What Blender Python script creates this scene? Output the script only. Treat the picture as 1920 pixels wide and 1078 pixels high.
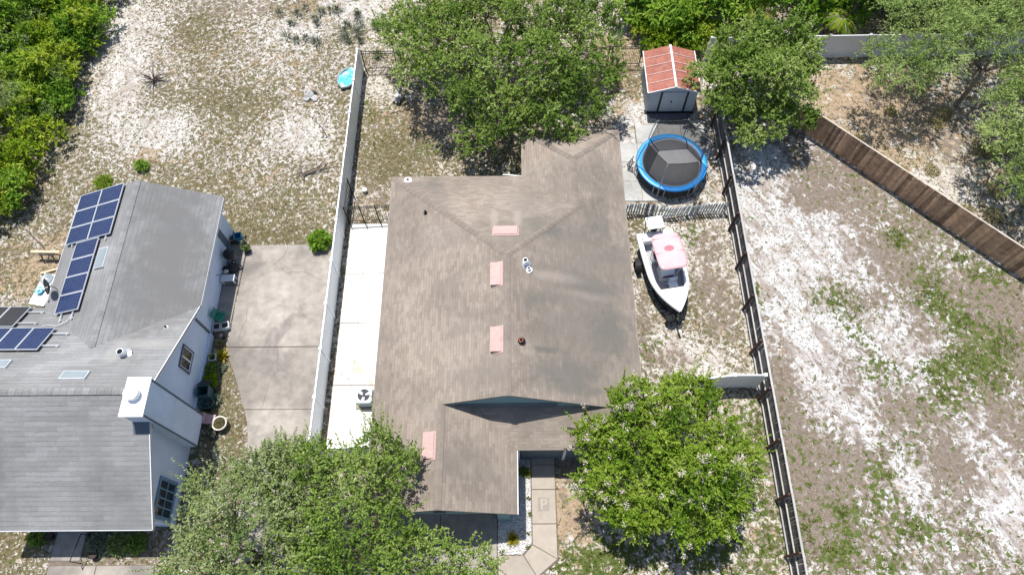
import bpy, math, random
import numpy as np
from mathutils import Vector, Matrix

for o in list(bpy.data.objects): bpy.data.objects.remove(o)
random.seed(11)
RNG = np.random.default_rng(11)
scene = bpy.context.scene
COL = scene.collection

# ------------------------------------------------------------------ camera, sky, sun, exposure
cam_d = bpy.data.cameras.new('camera'); cam = bpy.data.objects.new('camera', cam_d); COL.objects.link(cam)
cam_d.sensor_width = 36.0; cam_d.sensor_fit = 'HORIZONTAL'; cam_d.lens = 24.375; cam_d.clip_end = 2000
cam.matrix_world = Matrix(((0.999965, 0.008179, 0.001989, 0), (-0.006458, 0.897044, -0.441894, 0),
                           (-0.005399, 0.441865, 0.897065, 33.0), (0, 0, 0, 1)))
scene.camera = cam
SUN_DIR = Vector((0.145, -0.30, -1.0)).normalized()
SUN_EL = math.asin(-SUN_DIR.z)
world = bpy.data.worlds.new('World'); scene.world = world; world.use_nodes = True
wn = world.node_tree.nodes; wl = world.node_tree.links
bg = wn['Background']; sky = wn.new('ShaderNodeTexSky'); sky.sky_type = 'NISHITA'; sky.sun_disc = False
sky.sun_elevation = SUN_EL; sky.sun_rotation = math.radians(-25.8); sky.altitude = 30
wl.new(sky.outputs[0], bg.inputs[0]); bg.inputs[1].default_value = 0.11
sun_d = bpy.data.lights.new('sun', 'SUN'); sun = bpy.data.objects.new('sun', sun_d); COL.objects.link(sun)
sun_d.energy = 4.7; sun_d.angle = math.radians(0.55); sun_d.color = (1.0, 0.96, 0.9)
sun.rotation_euler = SUN_DIR.to_track_quat('-Z', 'Y').to_euler(); sun.location = (-8, 16, 60)
scene.view_settings.view_transform = 'Standard'; scene.view_settings.look = 'None'
scene.view_settings.exposure = 0.52; scene.view_settings.gamma = 1.0

# ------------------------------------------------------------------ materials
def nd(nt, t, **kw):
    n = nt.nodes.new(t)
    for k, v in kw.items(): setattr(n, k, v)
    return n
def val(nt, sock, v):
    if hasattr(v, 'is_output') or isinstance(v, bpy.types.NodeSocket): nt.links.new(v, sock)
    else: sock.default_value = v
def mth(nt, op, a, b=0.0, clamp=False):
    n = nd(nt, 'ShaderNodeMath', operation=op, use_clamp=clamp); val(nt, n.inputs[0], a); val(nt, n.inputs[1], b); return n.outputs[0]
def noise(nt, co, sc, det=4.0, rough=0.55, dist=0.0, off=None):
    if off is not None:
        a = nd(nt, 'ShaderNodeVectorMath', operation='ADD'); nt.links.new(co, a.inputs[0]); a.inputs[1].default_value = (off, off*1.7, off*.6); co = a.outputs[0]
    n = nd(nt, 'ShaderNodeTexNoise'); nt.links.new(co, n.inputs['Vector'])
    n.inputs['Scale'].default_value = sc; n.inputs['Detail'].default_value = det; n.inputs['Roughness'].default_value = rough; n.inputs['Distortion'].default_value = dist
    return n.outputs['Fac']
def rng(nt, v, a, b, c, d, smooth=False):
    n = nd(nt, 'ShaderNodeMapRange'); n.clamp = True
    if smooth: n.interpolation_type = 'SMOOTHSTEP'
    val(nt, n.inputs[0], v)
    for i, x in enumerate((a, b, c, d)): n.inputs[i+1].default_value = x
    return n.outputs[0]
def mixc(nt, fac, a, b):
    n = nd(nt, 'ShaderNodeMix', data_type='RGBA'); val(nt, n.inputs[0], fac)
    for s, x in ((n.inputs[6], a), (n.inputs[7], b)):
        if isinstance(x, bpy.types.NodeSocket): nt.links.new(x, s)
        else: s.default_value = (x[0], x[1], x[2], 1)
    return n.outputs[2]
def scalec(nt, col, fac):
    n = nd(nt, 'ShaderNodeVectorMath', operation='SCALE')
    if isinstance(col, bpy.types.NodeSocket): nt.links.new(col, n.inputs[0])
    else: n.inputs[0].default_value = col[:3]
    val(nt, n.inputs['Scale'], fac); return n.outputs[0]
def newmat(name):
    m = bpy.data.materials.new(name); m.use_nodes = True; nt = m.node_tree
    return m, nt, nt.nodes['Principled BSDF']
def worldpos(nt): return nd(nt, 'ShaderNodeNewGeometry').outputs['Position']
def bump(nt, b, h, strength, dist=0.02):
    n = nd(nt, 'ShaderNodeBump'); n.inputs['Strength'].default_value = strength; n.inputs['Distance'].default_value = dist
    nt.links.new(h, n.inputs['Height']); nt.links.new(n.outputs[0], b.inputs['Normal'])
def mat(name, col, rough=.8, var=.12, sc=3.0, var2=.08, sc2=.5, bmp=0, bsc=30, orand=0, metal=0, spec=.25, stain=None):
    m, nt, b = newmat(name); p = worldpos(nt)
    f = rng(nt, noise(nt, p, sc, 5, .6), .3, .7, 1-var, 1+var)
    f = mth(nt, 'MULTIPLY', f, rng(nt, noise(nt, p, sc2, 3, .5, .4, 7.3), .3, .7, 1-var2, 1+var2))
    if orand:
        r = nd(nt, 'ShaderNodeObjectInfo').outputs['Random']
        f = mth(nt, 'MULTIPLY', f, rng(nt, r, 0, 1, 1-orand, 1+orand))
    c = scalec(nt, col, f)
    if stain:
        scol, ssc, lo, hi, amt = stain
        k = rng(nt, noise(nt, p, ssc, 6, .62, .6, 31.0), lo, hi, 0, amt, True)
        c = mixc(nt, k, c, scol)
    nt.links.new(c, b.inputs['Base Color']); b.inputs['Roughness'].default_value = rough; b.inputs['Metallic'].default_value = metal
    b.inputs['Specular IOR Level'].default_value = spec
    if bmp: bump(nt, b, noise(nt, p, bsc, 4, .6), bmp)
    return m
def leafmat(name, cols, trans=.3, rough=.65, lo=.0):
    m, nt, b = newmat(name)
    a = nd(nt, 'ShaderNodeAttribute', attribute_name='rnd'); cr = nd(nt, 'ShaderNodeValToRGB')
    nt.links.new(a.outputs['Fac'], cr.inputs[0]); el = cr.color_ramp.elements
    while len(el) < len(cols): el.new(.5)
    for i, c in enumerate(cols): el[i].position = i/(len(cols)-1); el[i].color = (*c, 1)
    nt.links.new(cr.outputs[0], b.inputs['Base Color']); b.inputs['Roughness'].default_value = rough; b.inputs['Specular IOR Level'].default_value = .1
    t = nd(nt, 'ShaderNodeBsdfTranslucent'); tc = scalec(nt, cr.outputs[0], 1.25); nt.links.new(tc, t.inputs[0])
    mx = nd(nt, 'ShaderNodeMixShader'); mx.inputs[0].default_value = trans
    nt.links.new(b.outputs[0], mx.inputs[1]); nt.links.new(t.outputs[0], mx.inputs[2])
    nt.links.new(mx.outputs[0], nt.nodes['Material Output'].inputs[0]); return m
def roofmat(name, c1, c2, stain, bw=.33, bh=.145, wear=.5, ssc=.35, line=.85, wob=.02, marks=()):
    m, nt, b = newmat(name)
    uv = nd(nt, 'ShaderNodeUVMap').outputs[0]; p = worldpos(nt)
    mp = nd(nt, 'ShaderNodeMapping'); nt.links.new(uv, mp.inputs[0]); mp.inputs['Scale'].default_value = (.9, 7.0, 1)
    rowv = noise(nt, mp.outputs[0], 1.0, 3, .6)
    wv = nd(nt, 'ShaderNodeVectorMath', operation='ADD'); nt.links.new(uv, wv.inputs[0])
    cmb = nd(nt, 'ShaderNodeCombineXYZ'); nt.links.new(mth(nt, 'MULTIPLY', mth(nt, 'SUBTRACT', noise(nt, uv, 2.2, 3, .6), .5), wob*4), cmb.inputs[1]); nt.links.new(cmb.outputs[0], wv.inputs[1])
    br = nd(nt, 'ShaderNodeTexBrick'); nt.links.new(wv.outputs[0], br.inputs['Vector']); br.offset = .5
    br.inputs['Scale'].default_value = 1; br.inputs['Brick Width'].default_value = bw; br.inputs['Row Height'].default_value = bh
    br.inputs['Mortar Size'].default_value = 0.0; br.inputs['Bias'].default_value = 0
    br.inputs['Color1'].default_value = (*c1, 1); br.inputs['Color2'].default_value = (*c2, 1)
    sy = nd(nt, 'ShaderNodeSeparateXYZ'); nt.links.new(wv.outputs[0], sy.inputs[0])
    fr = mth(nt, 'FRACT', mth(nt, 'DIVIDE', sy.outputs[1], bh))
    gap = rng(nt, fr, .0, .26, 1, 0, True)
    c = scalec(nt, br.outputs['Color'], rng(nt, mth(nt, 'MULTIPLY', gap, rng(nt, noise(nt, p, 1.7, 3, .6, 0, 5.), .3, .62, .25, 1)), 0, 1, 1, line))
    c = scalec(nt, c, rng(nt, rowv, .3, .7, .95, 1.05))
    c = scalec(nt, c, rng(nt, noise(nt, p, 9, 4, .7), .3, .7, .92, 1.08))
    mp2 = nd(nt, 'ShaderNodeMapping'); nt.links.new(uv, mp2.inputs[0]); mp2.inputs['Scale'].default_value = (1.0, .35, 1)
    st = noise(nt, mp2.outputs[0], ssc, 6, .62, .5)
    c = mixc(nt, rng(nt, st, .45, .68, 0, wear, True), c, stain)
    lg = noise(nt, p, .28, 4, .6, .4, 9.)
    c = scalec(nt, c, rng(nt, lg, .35, .65, .84, 1.1))
    if marks:   # run-off streaks, algae patches, and broad marks that darken whole east slopes
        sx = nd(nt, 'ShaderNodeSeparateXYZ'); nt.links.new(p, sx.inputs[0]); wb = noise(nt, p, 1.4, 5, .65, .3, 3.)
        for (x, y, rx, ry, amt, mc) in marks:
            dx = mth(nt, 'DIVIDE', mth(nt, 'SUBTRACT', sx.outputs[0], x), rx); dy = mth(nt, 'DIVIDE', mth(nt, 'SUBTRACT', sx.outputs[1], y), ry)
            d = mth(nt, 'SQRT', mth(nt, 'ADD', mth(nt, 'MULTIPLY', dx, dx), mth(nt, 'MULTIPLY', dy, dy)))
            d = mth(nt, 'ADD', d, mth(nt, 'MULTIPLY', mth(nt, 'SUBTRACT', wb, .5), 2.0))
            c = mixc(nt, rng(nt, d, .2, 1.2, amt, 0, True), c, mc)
    nt.links.new(c, b.inputs['Base Color']); b.inputs['Roughness'].default_value = .9; b.inputs['Specular IOR Level'].default_value = .15
    bump(nt, b, fr, .2, .012)
    return m

M = {}
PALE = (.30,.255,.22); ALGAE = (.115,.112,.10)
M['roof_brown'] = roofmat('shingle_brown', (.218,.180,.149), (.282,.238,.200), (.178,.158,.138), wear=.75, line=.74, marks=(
    (3.1,14.5,3.3,9.0,.62,(.15,.137,.12)), (-.92,18.2,.22,1.1,.75,PALE), (.22,18.0,.24,1.0,.7,PALE), (2.4,14.75,2.0,.32,.6,PALE), (3.6,14.1,1.6,.3,.4,PALE), (3.2,22.6,1.0,1.4,.4,PALE),  # first mark darkens the whole east slope, for contrast with the west one
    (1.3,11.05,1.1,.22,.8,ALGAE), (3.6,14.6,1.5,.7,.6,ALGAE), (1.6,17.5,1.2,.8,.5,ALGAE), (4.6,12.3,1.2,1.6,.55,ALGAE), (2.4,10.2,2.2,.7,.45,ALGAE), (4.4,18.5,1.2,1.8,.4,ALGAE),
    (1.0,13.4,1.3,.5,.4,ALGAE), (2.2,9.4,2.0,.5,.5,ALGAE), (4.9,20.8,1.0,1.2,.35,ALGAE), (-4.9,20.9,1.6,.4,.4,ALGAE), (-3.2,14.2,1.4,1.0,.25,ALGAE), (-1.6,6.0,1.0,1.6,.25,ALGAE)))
M['roof_grey'] = roofmat('shingle_grey', (.205,.206,.206), (.250,.252,.254), (.168,.168,.167), bw=.9, bh=.21, wear=.6, line=.6, wob=.03, marks=((-16.8,16.4,2.2,6.0,.85,(.145,.143,.14)), (-21.6,6.2,.5,2.2,.6,(.13,.135,.14)), (-16.4,11.6,1.4,.4,.5,(.33,.325,.31)), (-17.6,11.2,.5,.9,.45,(.34,.335,.32)), (-16.7,17.6,1.3,2.6,.5,(.15,.15,.152)), (-17.6,14.4,1.2,1.8,.45,(.15,.15,.152)), (-16.2,15.2,.8,1.2,.4,(.15,.15,.152))))  # first mark deepens the north wing's east slope against its west slope
M['cap_brown'] = mat('shingle_cap_brown', (.198,.167,.142), .9, .1, 6, .08, .8, orand=.07)
M['cap_grey'] = mat('shingle_cap_grey', (.20,.20,.20), .9, .12, 6, .1, .8, orand=.14)
M['teal'] = mat('teal_siding', (.16,.27,.30), .7, .05, 2, .05, .5)
M['blue_wall'] = mat('pale_blue_stucco', (.55,.635,.76), .85, .04, 4, .08, .6, .15, 40, stain=((.40,.47,.56), .5, .56, .72, .45))
M['fascia'] = mat('fascia_brown', (.22,.19,.165), .7, .1)
M['fascia_white'] = mat('fascia_white', (.62,.63,.65), .7, .06)
M['dark_trim'] = mat('slate_trim', (.10,.125,.155), .6, .1)
M['vinyl'] = mat('white_vinyl', (.86,.87,.88), .45, .03, 1.2, .05, .25, spec=.4)
M['vinyl_grey'] = mat('grey_vinyl', (.60,.62,.66), .5, .04, 1.2, .06, .25)
M['white'] = mat('white_paint', (.80,.80,.79), .5, .03)
M['chim_top'] = mat('chimney_cap_paint', (.82,.82,.81), .6, .03, 4, .03, 1, stain=((.45,.2,.1), 1.6, .64, .72, .8))
M['black'] = mat('black_metal', (.018,.018,.02), .5, .2)
M['dark_plastic'] = mat('dark_plastic', (.03,.033,.036), .55, .2)
M['steel'] = mat('galvanised_steel', (.45,.46,.47), .4, .12, 8, metal=.7)
M['alu'] = mat('aluminium_frame', (.72,.73,.75), .35, .04, metal=.5)
M['glass'] = mat('window_glass', (.02,.028,.04), .08, .1, spec=.6)
M['skyglass'] = mat('skylight_glass', (.22,.26,.28), .4, .05, spec=.6)
M['concrete'] = mat('weathered_concrete', (.268,.243,.216), .9, .2, 2.2, .26, .3, .25, 25, orand=.05, stain=((.145,.132,.122), .45, .46, .68, .75))
M['walk'] = mat('walk_concrete', (.335,.295,.25), .9, .07, 3, .07, .6, .2, 30, orand=.05)
M['patio'] = mat('patio_concrete', (.36,.36,.35), .9, .14, 2, .14, .6, .2, 25, orand=.09, stain=((.3,.29,.27), .9, .52, .7, .6))
M['rust_panel'] = mat('rusted_roof_sheet', (.29,.108,.08), .75, .2, 2.5, .16, .8, orand=.08, stain=((.37,.20,.155), 1.6, .5, .68, .6))
M['shed_wall'] = mat('grey_blue_shed_sheet', (.42,.48,.54), .55, .06, 2, .08, .4)
M['vent_pink'] = mat('faded_pink_vent', (.43,.30,.275), .7, .08, 5)
M['wood'] = mat('weathered_brown_board', (.42,.265,.165), .85, .3, 4, .2, .7, .3, 30, orand=.5, stain=((.55,.37,.24), 1.5, .5, .72, .5))
M['wood_top'] = mat('grey_board_end', (.42,.37,.31), .9, .2)
M['grey_board'] = mat('dark_grey_board', (.105,.10,.10), .9, .3, 5, .2, .6, orand=.3)
M['grey_rail'] = mat('pale_grey_rail', (.37,.36,.35), .85, .12, 5, orand=.1)
M['brown_post'] = mat('red_brown_post', (.075,.04,.032), .8, .2, orand=.2)
M['picket'] = mat('faded_grey_picket', (.50,.56,.58), .8, .15, 5, orand=.15)
M['bark'] = mat('oak_bark', (.20,.165,.135), .95, .3, 8, .2, 1, .5, 25)
M['bark_pale'] = mat('pale_bark', (.30,.25,.20), .9, .2, 8)
M['gelcoat'] = mat('white_gelcoat', (.80,.80,.79), .25, .03, 2, .05, .8, spec=.5)
M['hull_dark'] = mat('dark_hull_paint', (.028,.03,.037), .35, .2, spec=.5)
M['cockpit'] = mat('grey_cockpit_floor', (.36,.36,.37), .7, .08)
M['pink_canvas'] = mat('faded_pink_canvas', (.60,.38,.39), .8, .05, 3, .06, 1.2)
M['pink_dark'] = mat('plum_canvas_hatch', (.40,.16,.185), .8, .1)
M['plum'] = mat('plum_vinyl', (.12,.022,.06), .5, .15)
M['seat_white'] = mat('white_seat_vinyl', (.66,.70,.73), .5, .06)
M['rubber'] = mat('black_rubber', (.02,.02,.022), .8, .2)
M['tan_wheel'] = mat('tan_wheel_rim', (.5,.36,.2), .6, .15)
M['mat_black'] = mat('trampoline_mat', (.14,.14,.147), .75, .06)
M['pad_blue'] = mat('blue_vinyl_pad', (.025,.28,.70), .4, .08, 3, spec=.5)
M['cyan'] = mat('cyan_plastic_sheet', (.09,.46,.60), .5, .2, 6, .2, 2, stain=((.55,.68,.72), 2.5, .52, .62, .8))
M['green_plastic'] = mat('green_plastic', (.02,.21,.14), .5, .1)
M['teal_plastic'] = mat('dark_teal_plastic', (.045,.10,.115), .5, .12)
M['blue_trim'] = mat('blue_window_trim', (.13,.23,.34), .6, .1)
M['blue_plastic'] = mat('blue_plastic', (.03,.22,.36), .5, .12)
M['terracotta'] = mat('terracotta', (.42,.17,.09), .85, .15)
M['cream_pot'] = mat('cream_pot', (.62,.58,.50), .8, .1)
M['mauve'] = mat('faded_mauve_canvas', (.40,.26,.26), .8, .1)
M['soil'] = mat('potting_soil', (.06,.045,.035), .95, .3, 10)
M['lumber'] = mat('fresh_lumber', (.60,.45,.29), .8, .15, 6)
M['ac_grey'] = mat('ac_painted_steel', (.40,.44,.48), .5, .05, 4)
M['stone'] = mat('rough_stone', (.42,.40,.38), .9, .2, 6, orand=.2)
M['emblem'] = mat('faded_grey_paint', (.27,.242,.208), .9, .08, 6)
M['emblem_light'] = mat('pale_paint', (.37,.33,.282), .9, .06, 6)
M['damp'] = mat('damp_trail', (.44,.39,.34), .7, .1, 8)
M['joint'] = mat('joint_dirt', (.14,.115,.095), .95, .2, 6)
M['gable_shade'] = M['teal']

def solar_mat(name, c1, c2, line):
    m, nt, b = newmat(name); uv = nd(nt, 'ShaderNodeUVMap').outputs[0]
    br = nd(nt, 'ShaderNodeTexBrick'); nt.links.new(uv, br.inputs['Vector']); br.offset = 0
    br.inputs['Scale'].default_value = 1; br.inputs['Brick Width'].default_value = .158; br.inputs['Row Height'].default_value = .158
    br.inputs['Mortar Size'].default_value = .006; br.inputs['Color1'].default_value = (*c1, 1); br.inputs['Color2'].default_value = (*c2, 1); br.inputs['Mortar'].default_value = (*line, 1)
    nt.links.new(br.outputs['Color'], b.inputs['Base Color']); b.inputs['Roughness'].default_value = .3; b.inputs['Specular IOR Level'].default_value = .3
    return m
M['pv_blue'] = solar_mat('blue_solar_cells', (.008,.016,.06), (.013,.024,.085), (.10,.125,.2))
M['pv_dark'] = solar_mat('dark_solar_cells', (.03,.028,.03), (.036,.033,.036), (.055,.052,.055))

# white side-yard concrete with rust stains that have their own shape
def white_concrete():
    m, nt, b = newmat('white_concrete'); p = worldpos(nt)
    c = scalec(nt, (.66,.645,.61), rng(nt, noise(nt, p, 1.6, 5, .6), .3, .7, .95, 1.04))
    c = mixc(nt, rng(nt, noise(nt, p, .9, 6, .65, .5, 4.), .57, .74, 0, .45, True), c, (.5,.46,.41))
    sx = nd(nt, 'ShaderNodeSeparateXYZ'); nt.links.new(p, sx.inputs[0])
    wob = noise(nt, p, 2.2, 4, .6)
    for (x, y, rx, ry, amt) in ((-9.05,11.85,.3,.28,.5), (-7.88,11.9,.3,.5,.45), (-7.3,11.75,.62,.32,.25), (-9.2,10.3,.2,.6,.25), (-7.1,11.1,.14,.35,.5)):
        dx = mth(nt, 'DIVIDE', mth(nt, 'SUBTRACT', sx.outputs[0], x), rx); dy = mth(nt, 'DIVIDE', mth(nt, 'SUBTRACT', sx.outputs[1], y), ry)
        d = mth(nt, 'SQRT', mth(nt, 'ADD', mth(nt, 'MULTIPLY', dx, dx), mth(nt, 'MULTIPLY', dy, dy)))
        d = mth(nt, 'ADD', d, mth(nt, 'MULTIPLY', mth(nt, 'SUBTRACT', wob, .5), 3.4))
        c = mixc(nt, rng(nt, d, .5, 1.15, amt, 0, True), c, (.42,.25,.12))
    nt.links.new(c, b.inputs['Base Color']); b.inputs['Roughness'].default_value = .85; b.inputs['Specular IOR Level'].default_value = .2
    bump(nt, b, noise(nt, p, 30, 3, .6), .1)
    return m
M['white_concrete'] = white_concrete()

def net_mat():
    m, nt, b = newmat('black_safety_net'); b.inputs['Base Color'].default_value = (.035,.035,.038,1); b.inputs['Roughness'].default_value = .9
    t = nd(nt, 'ShaderNodeBsdfTransparent'); mx = nd(nt, 'ShaderNodeMixShader'); mx.inputs[0].default_value = .68
    nt.links.new(t.outputs[0], mx.inputs[1]); nt.links.new(b.outputs[0], mx.inputs[2]); nt.links.new(mx.outputs[0], nt.nodes['Material Output'].inputs[0]); return m
M['net'] = net_mat()

M['leaf_oak'] = leafmat('oak_leaf', [(0.048,0.089,0.016), (0.104,0.176,0.027), (0.172,0.259,0.044), (0.254,0.340,0.083), (0.391,0.436,0.206)])
M['leaf_oak_b'] = leafmat('oak_leaf_blue', [(0.061,0.101,0.029), (0.128,0.191,0.052), (0.201,0.268,0.086), (0.293,0.346,0.151), (0.439,0.461,0.300)])
M['leaf_bright'] = leafmat('bright_vine_leaf', [(0.046,0.099,0.008), (0.123,0.221,0.011), (0.211,0.305,0.016), (0.308,0.376,0.032), (0.452,0.451,0.128)], .38)
M['leaf_deep'] = leafmat('long_glossy_leaf', [(0.035,0.092,0.013), (0.093,0.202,0.018), (0.168,0.300,0.028), (0.255,0.377,0.046), (0.383,0.447,0.108)], .35)
M['leaf_myrtle'] = leafmat('myrtle_leaf', [(0.043,0.092,0.010), (0.106,0.195,0.015), (0.178,0.278,0.025), (0.254,0.343,0.048), (0.356,0.420,0.114)], .34)
M['leaf_pale'] = leafmat('pale_feathery_leaf', [(0.099,0.150,0.046), (0.180,0.260,0.072), (0.272,0.364,0.110), (0.381,0.461,0.174), (0.520,0.565,0.312)], .38)
M['leaf_grey'] = leafmat('grey_spiky_leaf', [(.10,.13,.09), (.16,.19,.13), (.25,.27,.2)], .2)
M['leaf_yellow'] = leafmat('yellow_leaf', [(.20,.21,.02), (.42,.36,.03), (.5,.42,.06)], .3)
M['petal'] = leafmat('pale_blossom', [(.60,.48,.46), (.74,.68,.64), (.66,.52,.50)], .25)
M['straw'] = leafmat('dry_weed', [(.22,.17,.09), (.31,.26,.13), (.27,.26,.10), (.40,.34,.2)], .2)
M['grass'] = leafmat('green_grass', [(0.080,0.128,0.020), (0.120,0.170,0.030), (0.170,0.204,0.045), (0.250,0.230,0.080)], .3)
M['twig'] = mat('dry_twig', (.12,.095,.085), .95, .25, 9)

# ------------------------------------------------------------------ mesh helpers
class MB:
    def __init__(s): s.v = []; s.f = []; s.uv = {}
    def add(s, vs, fs, uvs=None):
        n = len(s.v); s.v += [tuple(map(float, q)) for q in vs]
        for i, fc in enumerate(fs):
            if uvs: s.uv[len(s.f)] = uvs[i]
            s.f.append(tuple(n+k for k in fc))
        return s
    def box(s, x0, x1, y0, y1, z0, z1):
        return s.add([(x0,y0,z0),(x1,y0,z0),(x1,y1,z0),(x0,y1,z0),(x0,y0,z1),(x1,y0,z1),(x1,y1,z1),(x0,y1,z1)],
                     [(3,2,1,0),(4,5,6,7),(0,1,5,4),(1,2,6,5),(2,3,7,6),(3,0,4,7)])
    def bar(s, a, b, w, h, up=(0,0,1)):
        a = Vector(a); b = Vector(b); d = (b-a).normalized(); u = Vector(up)
        if abs(d.dot(u)) > .98: u = Vector((0,1,0))
        sx = d.cross(u).normalized()*w/2; sz = sx.cross(d).normalized()*h/2
        vs = [a-sx-sz, a+sx-sz, a+sx+sz, a-sx+sz, b-sx-sz, b+sx-sz, b+sx+sz, b-sx+sz]
        return s.add(vs, [(0,1,2,3),(7,6,5,4),(0,4,5,1),(1,5,6,2),(2,6,7,3),(3,7,4,0)])
    def tube(s, pts, rad, n=6, caps=True):
        pts = [Vector(p) for p in pts]; rs = rad if isinstance(rad, (list, tuple)) else [rad]*len(pts)
        base = len(s.v); ref = None
        for i, p in enumerate(pts):
            d = (pts[min(i+1, len(pts)-1)]-pts[max(i-1, 0)]).normalized()
            if ref is None: ref = Vector((0,0,1)) if abs(d.z) < .9 else Vector((1,0,0))
            a = d.cross(ref).normalized(); b = a.cross(d).normalized(); ref = b
            for k in range(n):
                t = 2*math.pi*k/n; q = p+(a*math.cos(t)+b*math.sin(t))*rs[i]; s.v.append(tuple(q))
        for i in range(len(pts)-1):
            for k in range(n):
                k2 = (k+1) % n; s.f.append((base+i*n+k, base+i*n+k2, base+(i+1)*n+k2, base+(i+1)*n+k))
        if caps:
            s.f.append(tuple(base+k for k in range(n))[::-1]); s.f.append(tuple(base+(len(pts)-1)*n+k for k in range(n)))
        return s
    def lathe(s, prof, n=16, c=(0,0,0), sx=1, sy=1, a0=0, a1=2*math.pi):
        full = abs(a1-a0-2*math.pi) < 1e-6; m = n if full else n+1; base = len(s.v)
        for (r, z) in prof:
            for k in range(m):
                t = a0+(a1-a0)*k/n; s.v.append((c[0]+r*sx*math.cos(t), c[1]+r*sy*math.sin(t), c[2]+z))
        for i in range(len(prof)-1):
            for k in range(n):
                k2 = (k+1) % m
                s.f.append((base+i*m+k, base+i*m+k2, base+(i+1)*m+k2, base+(i+1)*m+k))
        return s
    def prism(s, poly, z0, z1):
        n = len(poly); vs = [(p[0], p[1], z0) for p in poly]+[(p[0], p[1], z1) for p in poly]
        return s.add(vs, [tuple(range(n))[::-1], tuple(range(n, 2*n))]+[(i, (i+1) % n, n+(i+1) % n, n+i) for i in range(n)])
    def slab(s, top, th, uvdir=None):
        """sloping polygon (3D points, counter-clockwise from above) with thickness th; uv in metres along the eave and up the slope"""
        n = len(top); vs = list(top)+[(p[0], p[1], p[2]-th) for p in top]
        fs = [tuple(range(n)), tuple(range(n, 2*n))[::-1]]+[(n+i, n+(i+1) % n, (i+1) % n, i) for i in range(n)]
        if uvdir is not None:
            e = Vector(uvdir).normalized(); a, b, c = Vector(top[0]), Vector(top[1]), Vector(top[2])
            nn = Vector((0,0,0))
            for i in range(n):
                p, q = Vector(top[i]), Vector(top[(i+1) % n]); nn += Vector(((p.y-q.y)*(p.z+q.z), (p.z-q.z)*(p.x+q.x), (p.x-q.x)*(p.y+q.y)))
            u2 = nn.normalized().cross(e)
            def U(p): p = Vector(p); return (p.dot(e)+50, p.dot(u2)+50)
            uvs = [[U(top[i]) for i in range(n)], [U(top[i]) for i in range(n)][::-1]]+[[U(top[i])]*4 for i in range(n)]
        else: uvs = None
        return s.add(vs, fs, uvs)
    def build(s, name, m, parent=None, smooth=False, bevel=0):
        org = ORG.get(parent.name, Vector((0,0,0))) if parent else Vector((0,0,0))
        me = bpy.data.meshes.new(name); me.from_pydata([(a-org.x, b-org.y, c-org.z) for a, b, c in s.v], [], s.f)
        if s.uv:
            ul = me.uv_layers.new(name='UVMap')
            for pi, p in enumerate(me.polygons):
                if pi in s.uv:
                    for li, q in zip(p.loop_indices, s.uv[pi]): ul.data[li].uv = q
        me.materials.append(M[m] if isinstance(m, str) else m)
        if smooth:
            for p in me.polygons: p.use_smooth = True
        o = bpy.data.objects.new(name, me); COL.objects.link(o)
        if parent: o.parent = parent; ORG[o.name] = org
        if bevel:
            b = o.modifiers.new('bevel', 'BEVEL'); b.width = bevel; b.segments = 2; b.limit_method = 'ANGLE'
        return o
ORG = {}
def tag(o, label, cat=None, group=None, kind=None):
    o['label'] = label
    if cat: o['category'] = cat
    if group: o['group'] = group
    if kind: o['kind'] = kind
    return o
def thing(name, label, cat, loc=(0,0,0), rz=0, group=None, local=False):
    o = bpy.data.objects.new(name, None); COL.objects.link(o); o.location = loc; o.rotation_euler = (0,0,rz); o.empty_display_size = .2
    tag(o, label, cat, group); ORG[o.name] = Vector((0,0,0)) if local else Vector(loc)
    return o
def struct(o): o['kind'] = 'structure'; return o
def piece(mesh, name, parent, mtx):
    """one more alike piece that shares mesh data; mtx in world space"""
    o = bpy.data.objects.new(name, mesh); COL.objects.link(o)
    if parent: o.parent = parent; mtx = Matrix.Translation(-ORG.get(parent.name, Vector((0,0,0)))) @ mtx
    o.matrix_local = mtx
    return o
def rot(p, a): return (p[0]*math.cos(a)-p[1]*math.sin(a), p[0]*math.sin(a)+p[1]*math.cos(a))
def bevel_mesh(mb, m, name, w=.006):
    """mesh data only, for pieces"""
    o = mb.build(name, m); me = o.data; bpy.data.objects.remove(o); return me

# ------------------------------------------------------------------ value noise for layout
class VN:
    def __init__(s, seed, n=256): s.t = np.random.default_rng(seed).random((n, n)); s.n = n
    def __call__(s, x, y):
        xi = np.floor(x).astype(int); yi = np.floor(y).astype(int); fx = x-xi; fy = y-yi
        fx = fx*fx*(3-2*fx); fy = fy*fy*(3-2*fy); n = s.n
        a = s.t[xi % n, yi % n]; b = s.t[(xi+1) % n, yi % n]; c = s.t[xi % n, (yi+1) % n]; d = s.t[(xi+1) % n, (yi+1) % n]
        return (a*(1-fx)+b*fx)*(1-fy)+(c*(1-fx)+d*fx)*fy
def fbm(seed, x, y, sc, oct=4):
    v = 0; a = .5; tot = 0
    for i in range(oct): v = v+a*VN(seed+i)(x*sc*2**i+i*13.7, y*sc*2**i+i*5.1); tot += a; a *= .55
    return v/tot

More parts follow.
